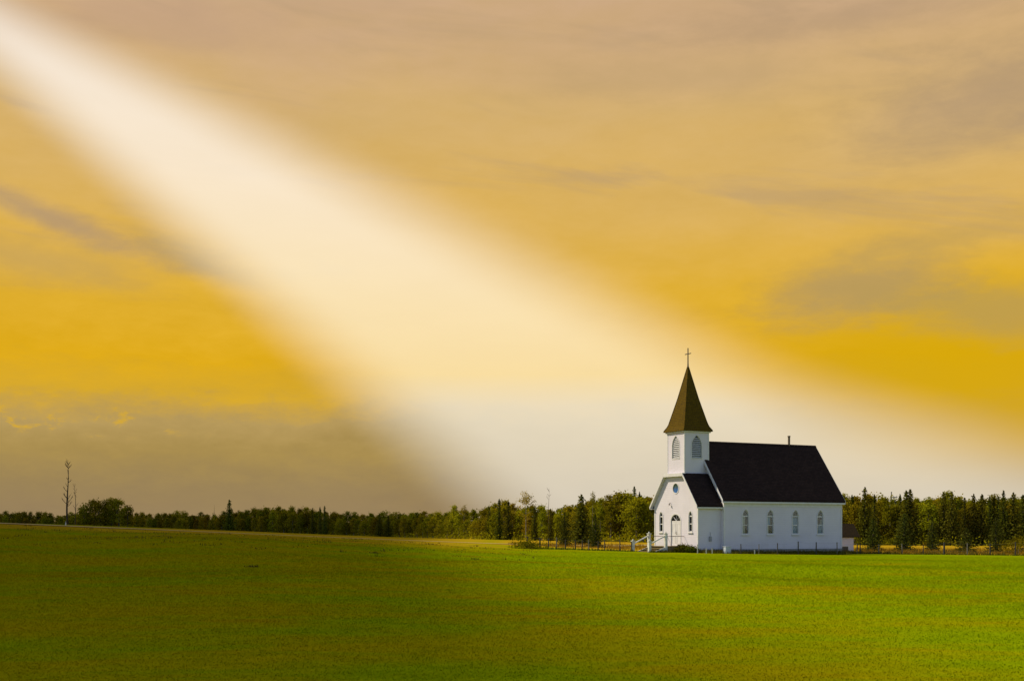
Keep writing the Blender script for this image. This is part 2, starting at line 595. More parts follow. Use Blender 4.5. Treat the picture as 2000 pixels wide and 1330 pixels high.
n.put(d.inputs[0], col)
n.put(d.inputs['Normal'], nm)
t = n.n('ShaderNodeBsdfTranslucent')
n.put(t.inputs[0], col)
n.put(t.inputs['Normal'], nm)
mx = n.n('ShaderNodeMixShader')
mx.inputs[0].default_value = .5
n.put(mx.inputs[1], d.outputs[0])
n.put(mx.inputs[2], t.outputs[0])
out(n, mx.outputs[0])
M['blade'] = m
M['road'] = plain('pale_dirt', (.46, .35, .14), (.36, .27, .10), .6, .95, .1, .3)


# ------------------------------------------------------------------ terrain
def ztab(x, t):
    return np.interp(x, [a for a, _ in t], [b for _, b in t])


CREST = [(-400, 4.2), (-80, 3.3), (-43, 2.25), (-26, 1.42), (-12.5, .83), (-2, .40), (6, .05), (11, -.15), (20, -.27), (30, -.36), (43, -.50), (80, -.8), (400, -1.2)]
BACK = [(-400, 3.4), (-100, 3.1), (-58, 2.45), (-35, 1.52), (-17.4, .72), (-2.9, .26), (13.6, .0), (40.6, -.34), (58, -.4), (120, -.6), (400, -1.)]


def ground_z(x, y):
    x = np.asarray(x, float)
    y = np.asarray(y, float)
    zc = ztab(x, CREST)
    zb = ztab(x, BACK)
    t = np.clip(y / 103., 0, 1)
    za = zc * (t * t * (3 - 2 * t)) ** .85
    s = np.clip((y - 103) / 37., 0, 1)
    s = s * s * (3 - 2 * s)
    z = za * (1 - s) + zb * s
    f = np.clip((y - 150) / 170., 0, 1)
    f = f * f * (3 - 2 * f)
    z = z * (1 - f) + (-.4) * f
    und = .05 * np.sin(x * .21 + 1.3) * np.sin(y * .17 + .4) + .035 * np.sin(x * .47 + y * .13) + .03 * np.sin(y * .39 - x * .08)
    swell = .38 * np.exp(-((x + 17) / 11.) ** 2 - ((y - 74) / 19.) ** 2) - .12 * np.exp(-((x - 1) / 6.) ** 2 - ((y - 78) / 18.) ** 2)
    return z + swell + 1.5 * und * np.clip(1 - np.abs(y - 50) / 60., 0, 1)


def gz(x, y):
    return float(ground_z(x, y))


def at(px, D):
    """point on the ground at depth D seen in photograph column px"""
    x = (px - CX) / F * D
    return Vector((x, D, gz(x, D)))


def z_of(py, D):
    return EYE + (HY - py) / F * D


rad = np.concatenate([[0.], np.linspace(2, 60, 90), np.linspace(61, 150, 140)[0:], np.geomspace(152, 12000, 60)])
na = 720
ang = np.linspace(0, 2 * math.pi, na, endpoint=False)
RR, AA = np.meshgrid(rad[1:], ang, indexing='ij')
X = RR * np.sin(AA)
Y = RR * np.cos(AA)
Z = ground_z(X, Y)
V = np.concatenate([[[0, 0, gz(0, 0)]], np.stack([X, Y, Z], -1).reshape(-1, 3)])
nr = len(rad) - 1
idx = (1 + np.arange(nr * na)).reshape(nr, na)
q = np.stack([idx[:-1], np.roll(idx, -1, 1)[:-1], np.roll(idx, -1, 1)[1:], idx[1:]], -1).reshape(-1, 4)[:, ::-1]


def dryness(x, y):
    """dry standing grass: the field beyond the yard and a band along the rise"""
    a = x / np.maximum(y, 1)
    right = np.clip((y - 105) / 4., 0, 1) * np.clip((x + 6) / 8., 0, 1)
    dl = np.where(y > 60, np.clip((y - 62) / 35., 0, 1) * np.clip((4 - x) / 10., 0, 1) * np.clip((x + 62) / 22., 0, 1) * .66, 0)
    return np.clip(np.maximum(right, dl) * np.clip((420 - y) / 60., 0, 1), 0, 1)


dr = dryness(V[:, 0], V[:, 1])
gme = fast_mesh('ground', V, q, M['lawn'], {'dry': dr})
# centre fan
bm = bmesh.new()
bm.from_mesh(gme)
bm.verts.ensure_lookup_table()
for i in range(na):
    try:
        bm.faces.new((bm.verts[0], bm.verts[1 + (i + 1) % na], bm.verts[1 + i]))
    except ValueError:
        pass
bm.to_mesh(gme)
bm.free()
gme.polygons.foreach_set('use_smooth', [True] * len(gme.polygons))
ground = tag(obj('ground', gme), kind='structure')

# dirt road along the rise and away behind the church
ROAD = [(-900, 88), (-300, 95), (0, 100), (130, 103), (300, 108), (500, 112), (700, 114), (900, 117), (1050, 121), (1180, 127), (1300, 140), (1380, 165), (1420, 210)]
cen = []
for k in range(len(ROAD) - 1):
    (p0, d0), (p1, d1) = ROAD[k], ROAD[k + 1]
    for t in np.linspace(0, 1, 24, endpoint=False):
        D = d0 + (d1 - d0) * t
        px = p0 + (p1 - p0) * t
        cen.append(((px - CX) / F * D, D))
cen = np.array(cen)
tan = np.gradient(cen, axis=0)
tan /= np.linalg.norm(tan, axis=1)[:, None]
nor = np.stack([-tan[:, 1], tan[:, 0]], 1)
cols = np.linspace(-2.2, 2.2, 7)
V = []
for c in cols:
    p = cen + nor * c
    V.append(np.stack([p[:, 0], p[:, 1], ground_z(p[:, 0], p[:, 1]) + .07 - .012 * abs(c)], 1))
V = np.stack(V, 1)
k = len(cen)
ii = np.arange(k * 7).reshape(k, 7)
q = np.stack([ii[:-1, :-1], ii[1:, :-1], ii[1:, 1:], ii[:-1, 1:]], -1).reshape(-1, 4)
rme = fast_mesh('road', V.reshape(-1, 3), q, M['road'])
tag(obj('road', rme), kind='structure')

# unseen cloud, added and shaped to shade the left of the field; it hangs up the sun's direction, outside the view
def shade_cloud():
    H = 260.
    off = SD * (H / SD.z)
    # outline of the shade on the ground (right edge is the edge of the shaft of light)
    edge = [(4.4, -60), (4.1, 5), (3.5, 13), (2.1, 27), (-1.0, 55), (-4, 80), (-6, 110), (-9, 200), (-14, 330), (-22, 560), (-150, 660), (-420, 660), (-560, 450), (-520, 100), (-420, -120), (-150, -180), (-20, -140)]
    pts = []
    for i in range(len(edge)):
        a, b = Vector(edge[i]), Vector(edge[(i + 1) % len(edge)])
        for t in np.linspace(0, 1, 8, endpoint=False):
            p = a.lerp(b, t)
            pts.append(p)
    n_ = len(pts)
    c = Vector((-160, 260))
    v, f = [], []
    # rings from the thin rim inwards: (inset metres, half thickness)
    prof = [(0., .05), (.8, 2.5), (1.9, 9.), (4., 18.), (20., 24.), (70., 30.), (130., 34.)]
    for side in (1, -1):
        for (ins, th) in prof:
            for i, p in enumerate(pts):
                d = (c - p)
                L = d.length
                q_ = p + d * min(.92, ins / L)
                v.append(tuple(Vector((q_.x, q_.y, 0)) + off + SD * (side * th)))
    m_ = len(prof)
    for s_ in range(2):
        b = s_ * m_ * n_
        for r in range(m_ - 1):
            for i in range(n_):
                j = (i + 1) % n_
                f.append((b + r * n_ + i, b + r * n_ + j, b + (r + 1) * n_ + j, b + (r + 1) * n_ + i))
        f.append(tuple(b + (m_ - 1) * n_ + i for i in range(n_)))
    for i in range(n_):
        j = (i + 1) % n_
        f.append((i, j, m_ * n_ + j, m_ * n_ + i))
    m, n = new_mat('shade_cloud_vapour')
    pv = n.n('ShaderNodeVolumePrincipled')
    pv.inputs['Color'].default_value = (.95, .93, .9, 1)
    pv.inputs['Density'].default_value = .048
    o = n.n('ShaderNodeOutputMaterial')
    n.put(o.inputs['Volume'], pv.outputs[0])
    me = mesh('cloud', v, f, m)
    bm = bmesh.new()
    bm.from_mesh(me)
    bmesh.ops.recalc_face_normals(bm, faces=bm.faces)
    bm.to_mesh(me)
    bm.free()
    tag(obj('cloud', me), kind='stuff')  # added out of view for the shade it casts


shade_cloud()

# ------------------------------------------------------------------ the church
TH = R(27.3)
CZ = -.26
church = empty('church', (17.15, 100., CZ), TH)
tag(church, 'small white clapboard church with dark roof, belfry and brown spire topped by a cross', 'church')
L, HW = 12.44, 3.5
SL = 1.309
RZ, EZ = 9.30, 4.39


def lancet(w, h, x0=0., z0=0., k=8, sharp=1.0):
    """pointed-arch outline, x centred on x0, base at z0"""
    rr = w * sharp
    hh = math.sqrt(max(rr * rr - (rr - w / 2) ** 2, 1e-6))
    sp = h - hh
    p = [(x0 - w / 2, z0), (x0 + w / 2, z0)]
    a1 = math.acos((rr - w / 2) / rr)
    for i in range(k + 1):
        a = a1 * i / k
        p.append((x0 + w / 2 - rr + rr * math.cos(a), z0 + sp + rr * math.sin(a)))
    for i in range(1, k + 1):
        a = a1 * (1 - i / k)
        p.append((x0 - w / 2 + rr - rr * math.cos(a), z0 + sp + rr * math.sin(a)))
    return p


def circle(r, k=24, x0=0., z0=0., a0=0., a1=2 * math.pi):
    return [(x0 + r * math.cos(a0 + (a1 - a0) * i / k), z0 + r * math.sin(a0 + (a1 - a0) * i / k)) for i in range(k)]


FACE = {'side': 0., 'front': -math.pi / 2, 'far': math.pi, 'back': math.pi / 2}


def cut(o, cutters):
    """shallow recesses with dark faces: subtract prisms [(outline, face, (u,v,z), depth)] from a wall"""
    b = MB()
    for (ol, face, loc, dep) in cutters:
        t = MB().prism(ol, 'y', -.3, dep)
        mt = Matrix.Translation(loc) @ Matrix.Rotation(FACE[face], 4, 'Z')
        k = len(b.v)
        b.v += [tuple(mt @ Vector(p)) for p in t.v]
        b.f += [tuple(k + i for i in f) for f in t.f]
    me = b.mesh('cutter', M['dark'])
    c = bpy.data.objects.new('cutter', me)
    COL.objects.link(c)
    c.parent = o.parent
    md = o.modifiers.new('cut', 'BOOLEAN')
    md.operation = 'DIFFERENCE'
    md.solver = 'EXACT'
    md.object = c
    md.material_mode = 'TRANSFER'
    bpy.context.view_layer.update()
    dg = bpy.context.evaluated_depsgraph_get()
    res = bpy.data.meshes.new_from_object(o.evaluated_get(dg))
    o.modifiers.clear()
    o.data = res
    bpy.data.objects.remove(c)


def place(o, face, loc):
    o.location = loc
    o.rotation_euler = (0, 0, FACE[face])
    return o


# walls -------------------------------------------------------------
WT = RZ - HW * SL - .22                      # underside of the roof at the side walls
nave = MB().prism([(0, .35), (2 * HW, .35), (2 * HW, WT), (HW, WT + HW * SL), (0, WT)], 'x', 0, L).build('nave_wall', M['clap'], church)
MB().box(-.04, L + .04, -.04, 2 * HW + .04, -.8, .345).build('foundation', M['concrete'], church)
VD, VHW = 2.27, 3.1
VEZ = 3.90                                   # vestibule roof edge
VO = .30
VRZ = VEZ + (VHW + VO) * SL                  # where its slopes would meet
TB = 6.55                                    # ledge under the belfry
cv = HW
vt = VRZ - VHW * SL - .2
zt = TB - .14
hv = VHW - (zt - vt) / SL
vest = MB().prism([(cv - VHW, .35), (cv + VHW, .35), (cv + VHW, vt), (cv + hv, zt), (cv - hv, zt), (cv - VHW, vt)], 'x', -VD, -.003).build('vestibule_wall', M['clap'], church)
MB().box(-VD - .04, -.05, cv - VHW - .04, cv + VHW + .04, -.8, .345).build('vestibule_foundation', M['concrete'], church)
TW = 1.22
T0, T1 = -VD + .004, -VD + 2 * TW
TT = 10.02
tower = MB().box(T0, T1, cv - TW, cv + TW, TB - .1, TT).build('belfry_wall', M['clap'], church)

# openings ----------------------------------------------------------
SIDEPX = [1456, 1504.5, 1553.5, 1602]
ub = Vector((math.cos(TH), math.sin(TH)))


def u_of(px, v=0.):
    """distance along the nave that photograph column px strikes on the wall at v"""
    a = (px - CX) / F
    x0, y0 = 17.15 - math.sin(TH) * v, 100 + math.cos(TH) * v
    return (a * y0 - x0) / (ub.x - a * ub.y)


WINS = [u_of(p) for p in SIDEPX]
SWW, SWH, SWZ = .62, 1.98, 1.60
side_ol = lancet(SWW, SWH)
cutn = []
for u in WINS:
    cutn.append((side_ol, 'side', (u, 0, SWZ), .30))
    cutn.append((side_ol, 'far', (u, 2 * HW, SWZ), .30))
cut(nave, cutn)
FWW, FWH, FWZ = .46, 1.66, 1.78
front_ol = lancet(FWW, FWH)
vpx = lambda p: cv + (1317.5 - p) / 14.35
FW = [vpx(1287.0), vpx(1347.3)]
DW, DH, DZ = 1.36, 2.0, .62
door_ol = [(-DW / 2, 0), (DW / 2, 0)] + [(DW / 2 * math.cos(a), DH + DW * .42 * math.sin(a)) for a in np.linspace(0, math.pi, 15)]
VR = .40
cut(vest, [(front_ol, 'front', (-VD, FW[0], FWZ), .28), (front_ol, 'front', (-VD, FW[1], FWZ), .28),
           (door_ol, 'front', (-VD, cv, DZ), .25), (circle(VR), 'front', (-VD, cv, 5.35), .22)])
LW, LH, LZ = 1.0, 1.86, 7.82
louv_ol = lancet(LW, LH)
cut(tower, [(louv_ol, 'front', (T0, cv, LZ), .3), (louv_ol, 'side', ((T0 + T1) / 2, cv - TW, LZ), .3),
            (louv_ol, 'far', ((T0 + T1) / 2, cv + TW, LZ), .3), (louv_ol, 'back', (T1, cv, LZ), .3)])


def off_ol(w, h, t, z=0.):
    return lancet(w + 2 * t, h + t * 1.9 + max(t, 0) * .2, 0, z - t, sharp=1.0)


def window(face, loc, w, h, label=None, drape=None):
    """gothic window: casing, sash bars, three panes, sill, what hangs behind"""
    fr = MB().ring(lancet(w - .002, h - .002, 0, .001), off_ol(w, h, .07), -.035, .10).build('window', M['trim'], church)
    place(fr, face, loc)
    if label:
        fr['label'] = label
    sp = h - w * .866
    # sash ring in the recess
    MB().ring(lancet(w - .07, h - .085, 0, .04), lancet(w - .006, h - .008, 0, .004), .03, .09).build('sash', M['trim'], fr)
    bars = MB().box(-w / 2 + .05, w / 2 - .05, .032, .088, sp - .045, sp + .045)
    bars.build('transom', M['trim'], fr)
    mid = sp * .5
    MB().box(-w / 2 + .05, w / 2 - .05, .034, .086, mid - .03, mid + .03).build('meeting_rail', M['trim'], fr)
    top = [(x, z) for (x, z) in lancet(w - .10, h - .12, 0, .06) if z > sp + .02]
    top = [(w / 2 - .05, sp + .04)] + top + [(-w / 2 + .05, sp + .04)]
    MB().prism(top, 'y', .055, .062).build('pane', M['glass'], fr)
    MB().box(-w / 2 + .05, w / 2 - .05, .055, .062, mid + .028, sp - .043).build('pane', M['glass'], fr)
    MB().box(-w / 2 + .05, w / 2 - .05, .055, .062, .06, mid - .028).build('pane', M['glass'], fr)
    MB().box(-w / 2 - .12, w / 2 + .12, -.10, .03, -.13, -.071).build('sill', M['trim'], fr)
    if drape:
        for (nm, mat, x0, x1, z0, z1) in drape:
            b = MB()
            k = 7
            for i in range(k):
                a, c = x0 + (x1 - x0) * i / k, x0 + (x1 - x0) * (i + 1) / k
                y = .14 + (.018 if i % 2 else 0)
                b.box(a, c, y, y + .015, z0, z1)
            b.build(nm, M[mat], fr)
    return fr


hw_ = SWW / 2 - .01
DR = [[('curtain', 'curtain', -hw_, hw_ * .15, .05, 1.45)],
      [('curtain', 'curtain', -hw_, -hw_ * .2, .05, .75), ('blue_reflection_panel', 'bluereflect', -hw_, hw_ * .3, .75, 1.38)],
      [('blue_reflection_panel', 'bluereflect', -hw_ * .5, hw_, .05, 1.32), ('curtain', 'curtain', -hw_, -hw_ * .55, .05, 1.3)],
      [('blue_reflection_panel', 'bluereflect', -hw_ * .3, hw_, .05, .8), ('curtain', 'curtain', hw_ * .5, hw_, .8, 1.2)]]
for i, u in enumerate(WINS):
    window('side', (u, 0, SWZ), SWW, SWH, None, DR[i])
for i, u in enumerate(WINS):
    window('far', (u, 2 * HW, SWZ), SWW, SWH, None, DR[3 - i])
for v in FW:
    window('front', (-VD, v, FWZ), FWW, FWH)

# entrance door with a fanlight
dr_ = MB().ring([(x * .998, z * .999 + .001) for x, z in door_ol], [(x * 1.12, (z if z > .01 else 0) * 1.045) for x, z in door_ol], -.03, .08).build('door', M['trim'], church)
place(dr_, 'front', (-VD, cv, DZ))
for s in (-1, 1):
    x0, x1 = sorted((s * .012, s * (DW / 2 - .01)))
    lf = MB().box(x0, x1, .05, .10, .01, DH - .05)
    lf.build('door_leaf', M['trim'], dr_)
    for (z0, z1) in ((.18, .85), (1.0, 1.80)):
        MB().ring([(x0 + .13, z0 + .03), (x1 - .13, z0 + .03), (x1 - .13, z1 - .03), (x0 + .13, z1 - .03)],
                  [(x0 + .10, z0), (x1 - .10, z0), (x1 - .10, z1), (x0 + .10, z1)], .035, .052).build('panel_moulding', M['trim'], dr_)
MB().tube([(.06, .03, .92), (.06, -.02, .95), (.06, -.02, 1.12), (.06, .03, 1.15)], .02).build('handle', M['metal'], dr_)
MB().box(-DW / 2, DW / 2, .04, .11, DH - .049, DH + .05).build('transom', M['trim'], dr_)
fan = [(DW / 2 - .06, DH + .05)] + [((DW / 2 - .06) * math.cos(a), DH + .05 + (DW * .42 - .1) * math.sin(a)) for a in np.linspace(.05, math.pi - .05, 13)] + [(-DW / 2 + .06, DH + .05)]
MB().prism(fan, 'y', .07, .077).build('fanlight', M['glass'], dr_)
for a in (R(45), R(90), R(135)):
    MB().tube([(0, .06, DH + .05), ((DW / 2 - .04) * math.cos(a), .06, DH + .05 + (DW * .42 - .06) * math.sin(a))], .022, 4).build('glazing_bar', M['trim'], dr_)

# round stained window in the gable and the lamp beside it
rw = MB().ring(circle(VR - .002), circle(VR + .07), -.03, .08).build('round_window', M['trim'], church)
place(rw, 'front', (-VD, cv, 5.35))
MB().prism(circle(VR - .004), 'y', .05, .06).build('pane', M['stained'], rw)
for a in (0, math.pi / 2):
    MB().tube([(VR * .99 * math.cos(a), .045, VR * .99 * math.sin(a)), (-VR * .99 * math.cos(a), .045, -VR * .99 * math.sin(a))], .014, 4).build('glazing_bar', M['metal'], rw)
lp = MB().tube([(0, 0, .06), (0, -.10, .08), (0, -.16, .02)], .018).build('wall_lamp', M['metal'], church)
place(lp, 'front', (-VD, vpx(1307.3), 4.08))
MB().tube([(0, -.16, .03), (0, -.16, -.03), (0, -.16, -.10)], [.03, .06, .10], 10).build('lamp_shade', M['metal'], lp)

# louvred belfry openings, every slat a piece
for face, loc in (('front', (T0, cv, LZ)), ('side', ((T0 + T1) / 2, cv - TW, LZ)), ('far', ((T0 + T1) / 2, cv + TW, LZ)), ('back', (T1, cv, LZ))):
    lo = MB().ring(lancet(LW - .002, LH - .002, 0, .001), off_ol(LW, LH, .07), -.03, .10).build('louvred_opening', M['trim'], church)
    place(lo, face, loc)
    nsl = 11
    for i in range(nsl):
        z = .05 + i * (LH - .16) / nsl
        zz = z + .06
        sp = LH - LW * .866
        half = LW / 2 if zz < sp else max(.05, math.sqrt(max(LW * LW - (zz - sp) ** 2, 0)) - LW / 2)
        half -= .01
        MB().prism([(.012, z - .01), (.035, z - .022), (.125, z + .085), (.10, z + .10)], 'x', -half, half).build('slat', M['louvre'], lo)


# roofs ---------------------------------------------------------------
def slope(name, u0, u1, vr, zr, ve, ze, th, mat, parent=church):
    return MB().prism([(vr, zr), (ve, ze), (ve, ze - th), (vr, zr - th)], 'x', u0, u1).build(name, mat, parent)


RO = .28
ov = .25
nr1 = slope('nave_roof', -RO, L + .16, HW, RZ, -ov, RZ - (HW + ov) * SL, .17, M['roof'])
nr2 = slope('nave_roof', -RO, L + .16, HW + .002, RZ, 2 * HW + ov, RZ - (HW + ov) * SL, .17, M['roof'])
MB().prism([(HW - .12, RZ - .10), (HW, RZ + .05), (HW + .12, RZ - .10)], 'x', -RO - .01, L + .17).build('ridge_cap', M['roof'], church)
fl = u_of(1541, HW)
fp = MB().tube([(fl, HW, RZ - .5), (fl, HW, RZ + .72)], .10, 12).build('flue_pipe', M['flue'], church)
MB().tube([(fl, HW, RZ + .70), (fl, HW, RZ + .80)], [.135, .125], 12).build('flue_cap', M['flue'], fp)
for s in (1, -1):
    for (ua, ubb) in ((-RO - .035, -RO - .003), (L + .163, L + .195)):
        ve = HW - s * (HW + ov)
        MB().prism([(HW, RZ - .02), (ve, RZ - (HW + ov) * SL - .02), (ve, RZ - (HW + ov) * SL - .26), (HW, RZ - .30)], 'x', ua, ubb).build('rake_board', M['trim'], church)
    ve = HW - s * (HW + ov)
    ze = RZ - (HW + ov) * SL
    y0, y1 = sorted((ve, ve + s * .03))
    MB().box(-RO, L + .16, y0 + s * .004, y1 + s * .004, ze - .30, ze - .172).build('fascia_board', M['trim'], church)
    y0, y1 = sorted((HW - s * (HW + .002), ve + s * .035))
    MB().box(-RO, L + .16, y0, y1, ze - .27, ze - .24).build('soffit', M['trim'], church)
    yb = sorted((HW - s * (HW + .003), HW - s * (HW + .028)))
    MB().box(0, L, yb[0], yb[1], ze - .55, ze - .275).build('frieze_board', M['trim'], church)
# vestibule roof: two slopes cut off by the ledge under the belfry
hl = (VRZ - TB) / SL
for s in (1, -1):
    vi, ve = cv - s * hl, cv - s * (VHW + VO)
    slope('vestibule_roof', -VD - VO, -.004, vi, TB, ve, VEZ, .15, M['roof'])
    MB().prism([(vi, TB - .02), (ve, VEZ - .02), (ve, VEZ - .24), (vi, TB - .26)], 'x', -VD - VO - .035, -VD - VO - .003).build('rake_board', M['trim'], church)
    # boarded underside of the overhang
    MB().prism([(vi, TB - .16), (ve, VEZ - .16), (ve, VEZ - .19), (vi, TB - .19)], 'x', -VD - VO, -VD - .003).build('soffit', M['trim'], church)
    y0, y1 = sorted((ve + s * .004, ve + s * .034))
    MB().box(-VD - VO, -.03, y0, y1, VEZ - .26, VEZ - .152).build('fascia_board', M['trim'], church)
    y0, y1 = sorted((cv - s * (VHW + .002), ve + s * .036))
    MB().box(-VD - VO, -.03, y0, y1, VEZ - .24, VEZ - .212).build('soffit', M['trim'], church)
MB().box(-VD - VO - .05, -VD + .0, cv - hl - .03, cv + hl + .03, TB - .24, TB + .012).build('ledge_board', M['trim'], church)
# corner boards
for (u, v, z1) in ((0, 0, WT - .05), (L, 0, WT - .05), (0, 2 * HW, WT - .05), (L, 2 * HW, WT - .05), (-VD, cv - VHW, vt - .02), (-VD, cv + VHW, vt - .02)):
    su = -1 if u < L / 2 else 1
    sv = -1 if v < cv else 1
    ua, ubb = sorted((u + su * .024, u - su * .11))
    va, vb = sorted((v + sv * .024, v - sv * .11))
    MB().box(ua, ubb, va, vb, .36, z1).build('corner_board', M['trim'], church)
for (u, v) in ((T0, cv - TW), (T0, cv + TW), (T1, cv - TW), (T1, cv + TW)):
    su = -1 if u == T0 else 1
    sv = -1 if v < cv else 1
    ua, ubb = sorted((u + su * .022, u - su * .09))
    va, vb = sorted((v + sv * .022, v - sv * .09))
    MB().box(ua, ubb, va, vb, TB + .02, TT - .02).build('corner_board', M['trim'], church)
uc = (T0 + T1) / 2
# spire with a bell-cast foot
MB().box(T0 - .12, T1 + .12, cv - TW - .12, cv + TW + .12, TT - .10, TT + .0).build('cornice', M['trim'], church)
lev = [(TW + .24, TT + .004), (TW + .235, TT + .06), (TW + .02, TT + .42), (TW - .12, TT + .85), (.62, TT + 2.75), (.04, 15.42)]
v_, f_ = [], []
for (h, z) in lev:
    v_ += [(uc - h, cv - h, z), (uc + h, cv - h, z), (uc + h, cv + h, z), (uc - h, cv + h, z)]
for r in range(len(lev) - 1):
    for i in range(4):
        j = (i + 1) % 4
        f_.append((r * 4 + i, r * 4 + j, r * 4 + 4 + j, r * 4 + 4 + i))
f_.append((3, 2, 1, 0))
f_.append(tuple(4 * (len(lev) - 1) + i for i in range(4)))
spire = obj('spire', mesh('spire', v_, f_, M['spire']), church)
for (sx_, sy_) in ((-1, -1), (1, -1), (1, 1), (-1, 1)):
    MB().tube([(uc + sx_ * h, cv + sy_ * h, z + .01) for (h, z) in lev[1:]], .035, 5).build('hip_strip', M['spire'], spire)
cr = MB().tube([(uc, cv, 15.36), (uc, cv, 15.75), (uc, cv, 17.0)], [.075, .05, .042], 8).build('cross', M['metal'], church)
MB().tube([(uc, cv - .40, 16.52), (uc, cv + .40, 16.52)], .04, 8).build('cross_arm', M['metal'], cr)
# meter and conduit on the vestibule side
mt_ = MB().box(-1.22, -.98, cv - VHW - .12, cv - VHW - .002, 1.0, 1.4).build('electric_meter', M['meter'], church, bevel=.02)
MB().tube([(-1.1, cv - VHW - .05, 1.4), (-1.1, cv - VHW - .05, 1.75)], .016).build('conduit', M['meter'], mt_)

# ------------------------------------------------------------------ entrance stairs with railings
stairs = empty('entrance_stairs', (17.15, 100., CZ), TH)
tag(stairs, 'white railed wooden landing and steps leading up to the church door', 'stairs')
u1, u0 = -VD - .03, -VD - 1.85
va, vb = cv - 1.22, cv + 1.22
DKZ = .60
for i in range(11):
    w_ = (vb - va) / 11
    MB().box(u0, u1 - .005, va + i * w_ + .008, va + (i + 1) * w_ - .008, DKZ - .05, DKZ).build('deck_board', M['tread'], stairs)
MB().box(u0 + .02, u1 - .02, va + .02, va + .06, -.3, DKZ - .052).build('skirt_panel', M['tread'], stairs)
MB().box(u0 + .02, u1 - .02, vb - .06, vb - .02, -.3, DKZ - .052).build('skirt_panel', M['tread'], stairs)
ns = 4
run = 1.55
for i in range(ns):
    ua = u0 - run * (i + 1) / ns
    ubb = u0 - run * i / ns
    z = DKZ - DKZ * 1.05 * (i + 1) / (ns + .6)
    MB().box(ua - .02, ubb - .004, va + .03, vb - .03, z - .05, z).build('step', M['tread'], stairs)
    MB().box(ubb - .03, ubb - .008, va + .05, vb - .05, z - .3, z - .052).build('riser', M['tread'], stairs)
for v in (va, vb):
    for (u, zb, zt_) in ((u0 + .02, -.35, DKZ + .98), (u0 - run, -.45, .98)):
        p = MB().box(u - .11, u + .11, v - .11, v + .11, zb, zt_).build('post', M['dirtytrim'], stairs, bevel=.012)
        MB().box(u - .15, u + .15, v - .15, v + .15, zt_ + .001, zt_ + .06).build('post_cap', M['dirtytrim'], p, bevel=.01)
        MB().tube([(u, v, zt_ + .06), (u, v, zt_ + .12), (u, v, zt_ + .2)], [.06, .07, .015], 8).build('finial', M['dirtytrim'], p, True)
    # sloping hand rail and its lower rail
    for dz in (0.,):
        a = Vector((u0 - .1, v, DKZ + .86 + dz))
        b = Vector((u0 - run + .1, v, .86 + dz))
        MB().prism([(a.x, a.z), (b.x, b.z), (b.x, b.z - .10), (a.x, a.z - .10)], 'y', v - .05, v + .05).build('hand_rail', M['dirtytrim'], stairs)
    MB().tube([(u0 + .1, v, DKZ + .80), (u1 - .002, v, DKZ + .80)], .024).build('landing_rail', M['rail'], stairs)
    MB().prism([(u0 - .02, DKZ - .05), (u0 - run - .02, .0), (u0 - run - .02, -.4), (u0 - .02, -.4)], 'y', v - .03, v + .03).build('stringer', M['dirtytrim'], stairs)

# ------------------------------------------------------------------ shed behind the church
sc_ = at(1656, 113)
shed = empty('shed', (sc_.x, 113, sc_.z), R(14))
tag(shed, 'low pale shed with brown shingle roof tucked behind the church', 'shed')
sw, sd, sh = 2.2, 2.0, 1.55
wl = MB().prism([(0, -.4), (sd, -.4), (sd, sh), (sd / 2, sh + .95), (0, sh)], 'x', -sw / 2 - .3, sw / 2 - .52).build('wall', M['clap'], shed)
for s in (0, 1):
    ve = -.22 if s == 0 else sd + .22
    ze = sh + .95 + .06 - (sd / 2 + .22) * .95
    MB().prism([(sd / 2, sh + 1.03), (ve, ze), (ve, ze - .08), (sd / 2, sh + .95)], 'x', -sw / 2 - .5, sw / 2 + .05).build('roof', M['brown_roof'], shed)
hd = MB().ring([(-.92, -.2), (.02, -.2), (.02, .50), (-.92, .50)], [(-1.0, -.28), (.10, -.28), (.10, .58), (-1.0, .58)], -.04, -.002).build('opening_frame', M['trim'], shed)
MB().box(-.918, .018, -.03, -.006, -.198, .498).build('dark_opening_panel', M['metal'], hd)  # dark panel in place of the unlit opening in the shed wall


# ------------------------------------------------------------------ vegetation
def quads(P, size, rnd, flat=0.):
    """one randomly turned leaf quad at every point"""
    n_ = len(P)
    a = rnd.normal(size=(n_, 3))
    a[:, 2] *= (1 - flat)
    a /= np.linalg.norm(a, axis=1)[:, None]
    b = rnd.normal(size=(n_, 3))
    b -= (a * b).sum(1)[:, None] * a
    b /= np.linalg.norm(b, axis=1)[:, None]
    s = (np.asarray(size) * rnd.uniform(.65, 1.35, n_))[:, None] * .5
    a *= s
    b *= s * .7
    V_ = np.stack([P - a, P - b * .9, P + a, P + b], 1).reshape(-1, 3)
    return V_, np.arange(4 * n_).reshape(-1, 4)


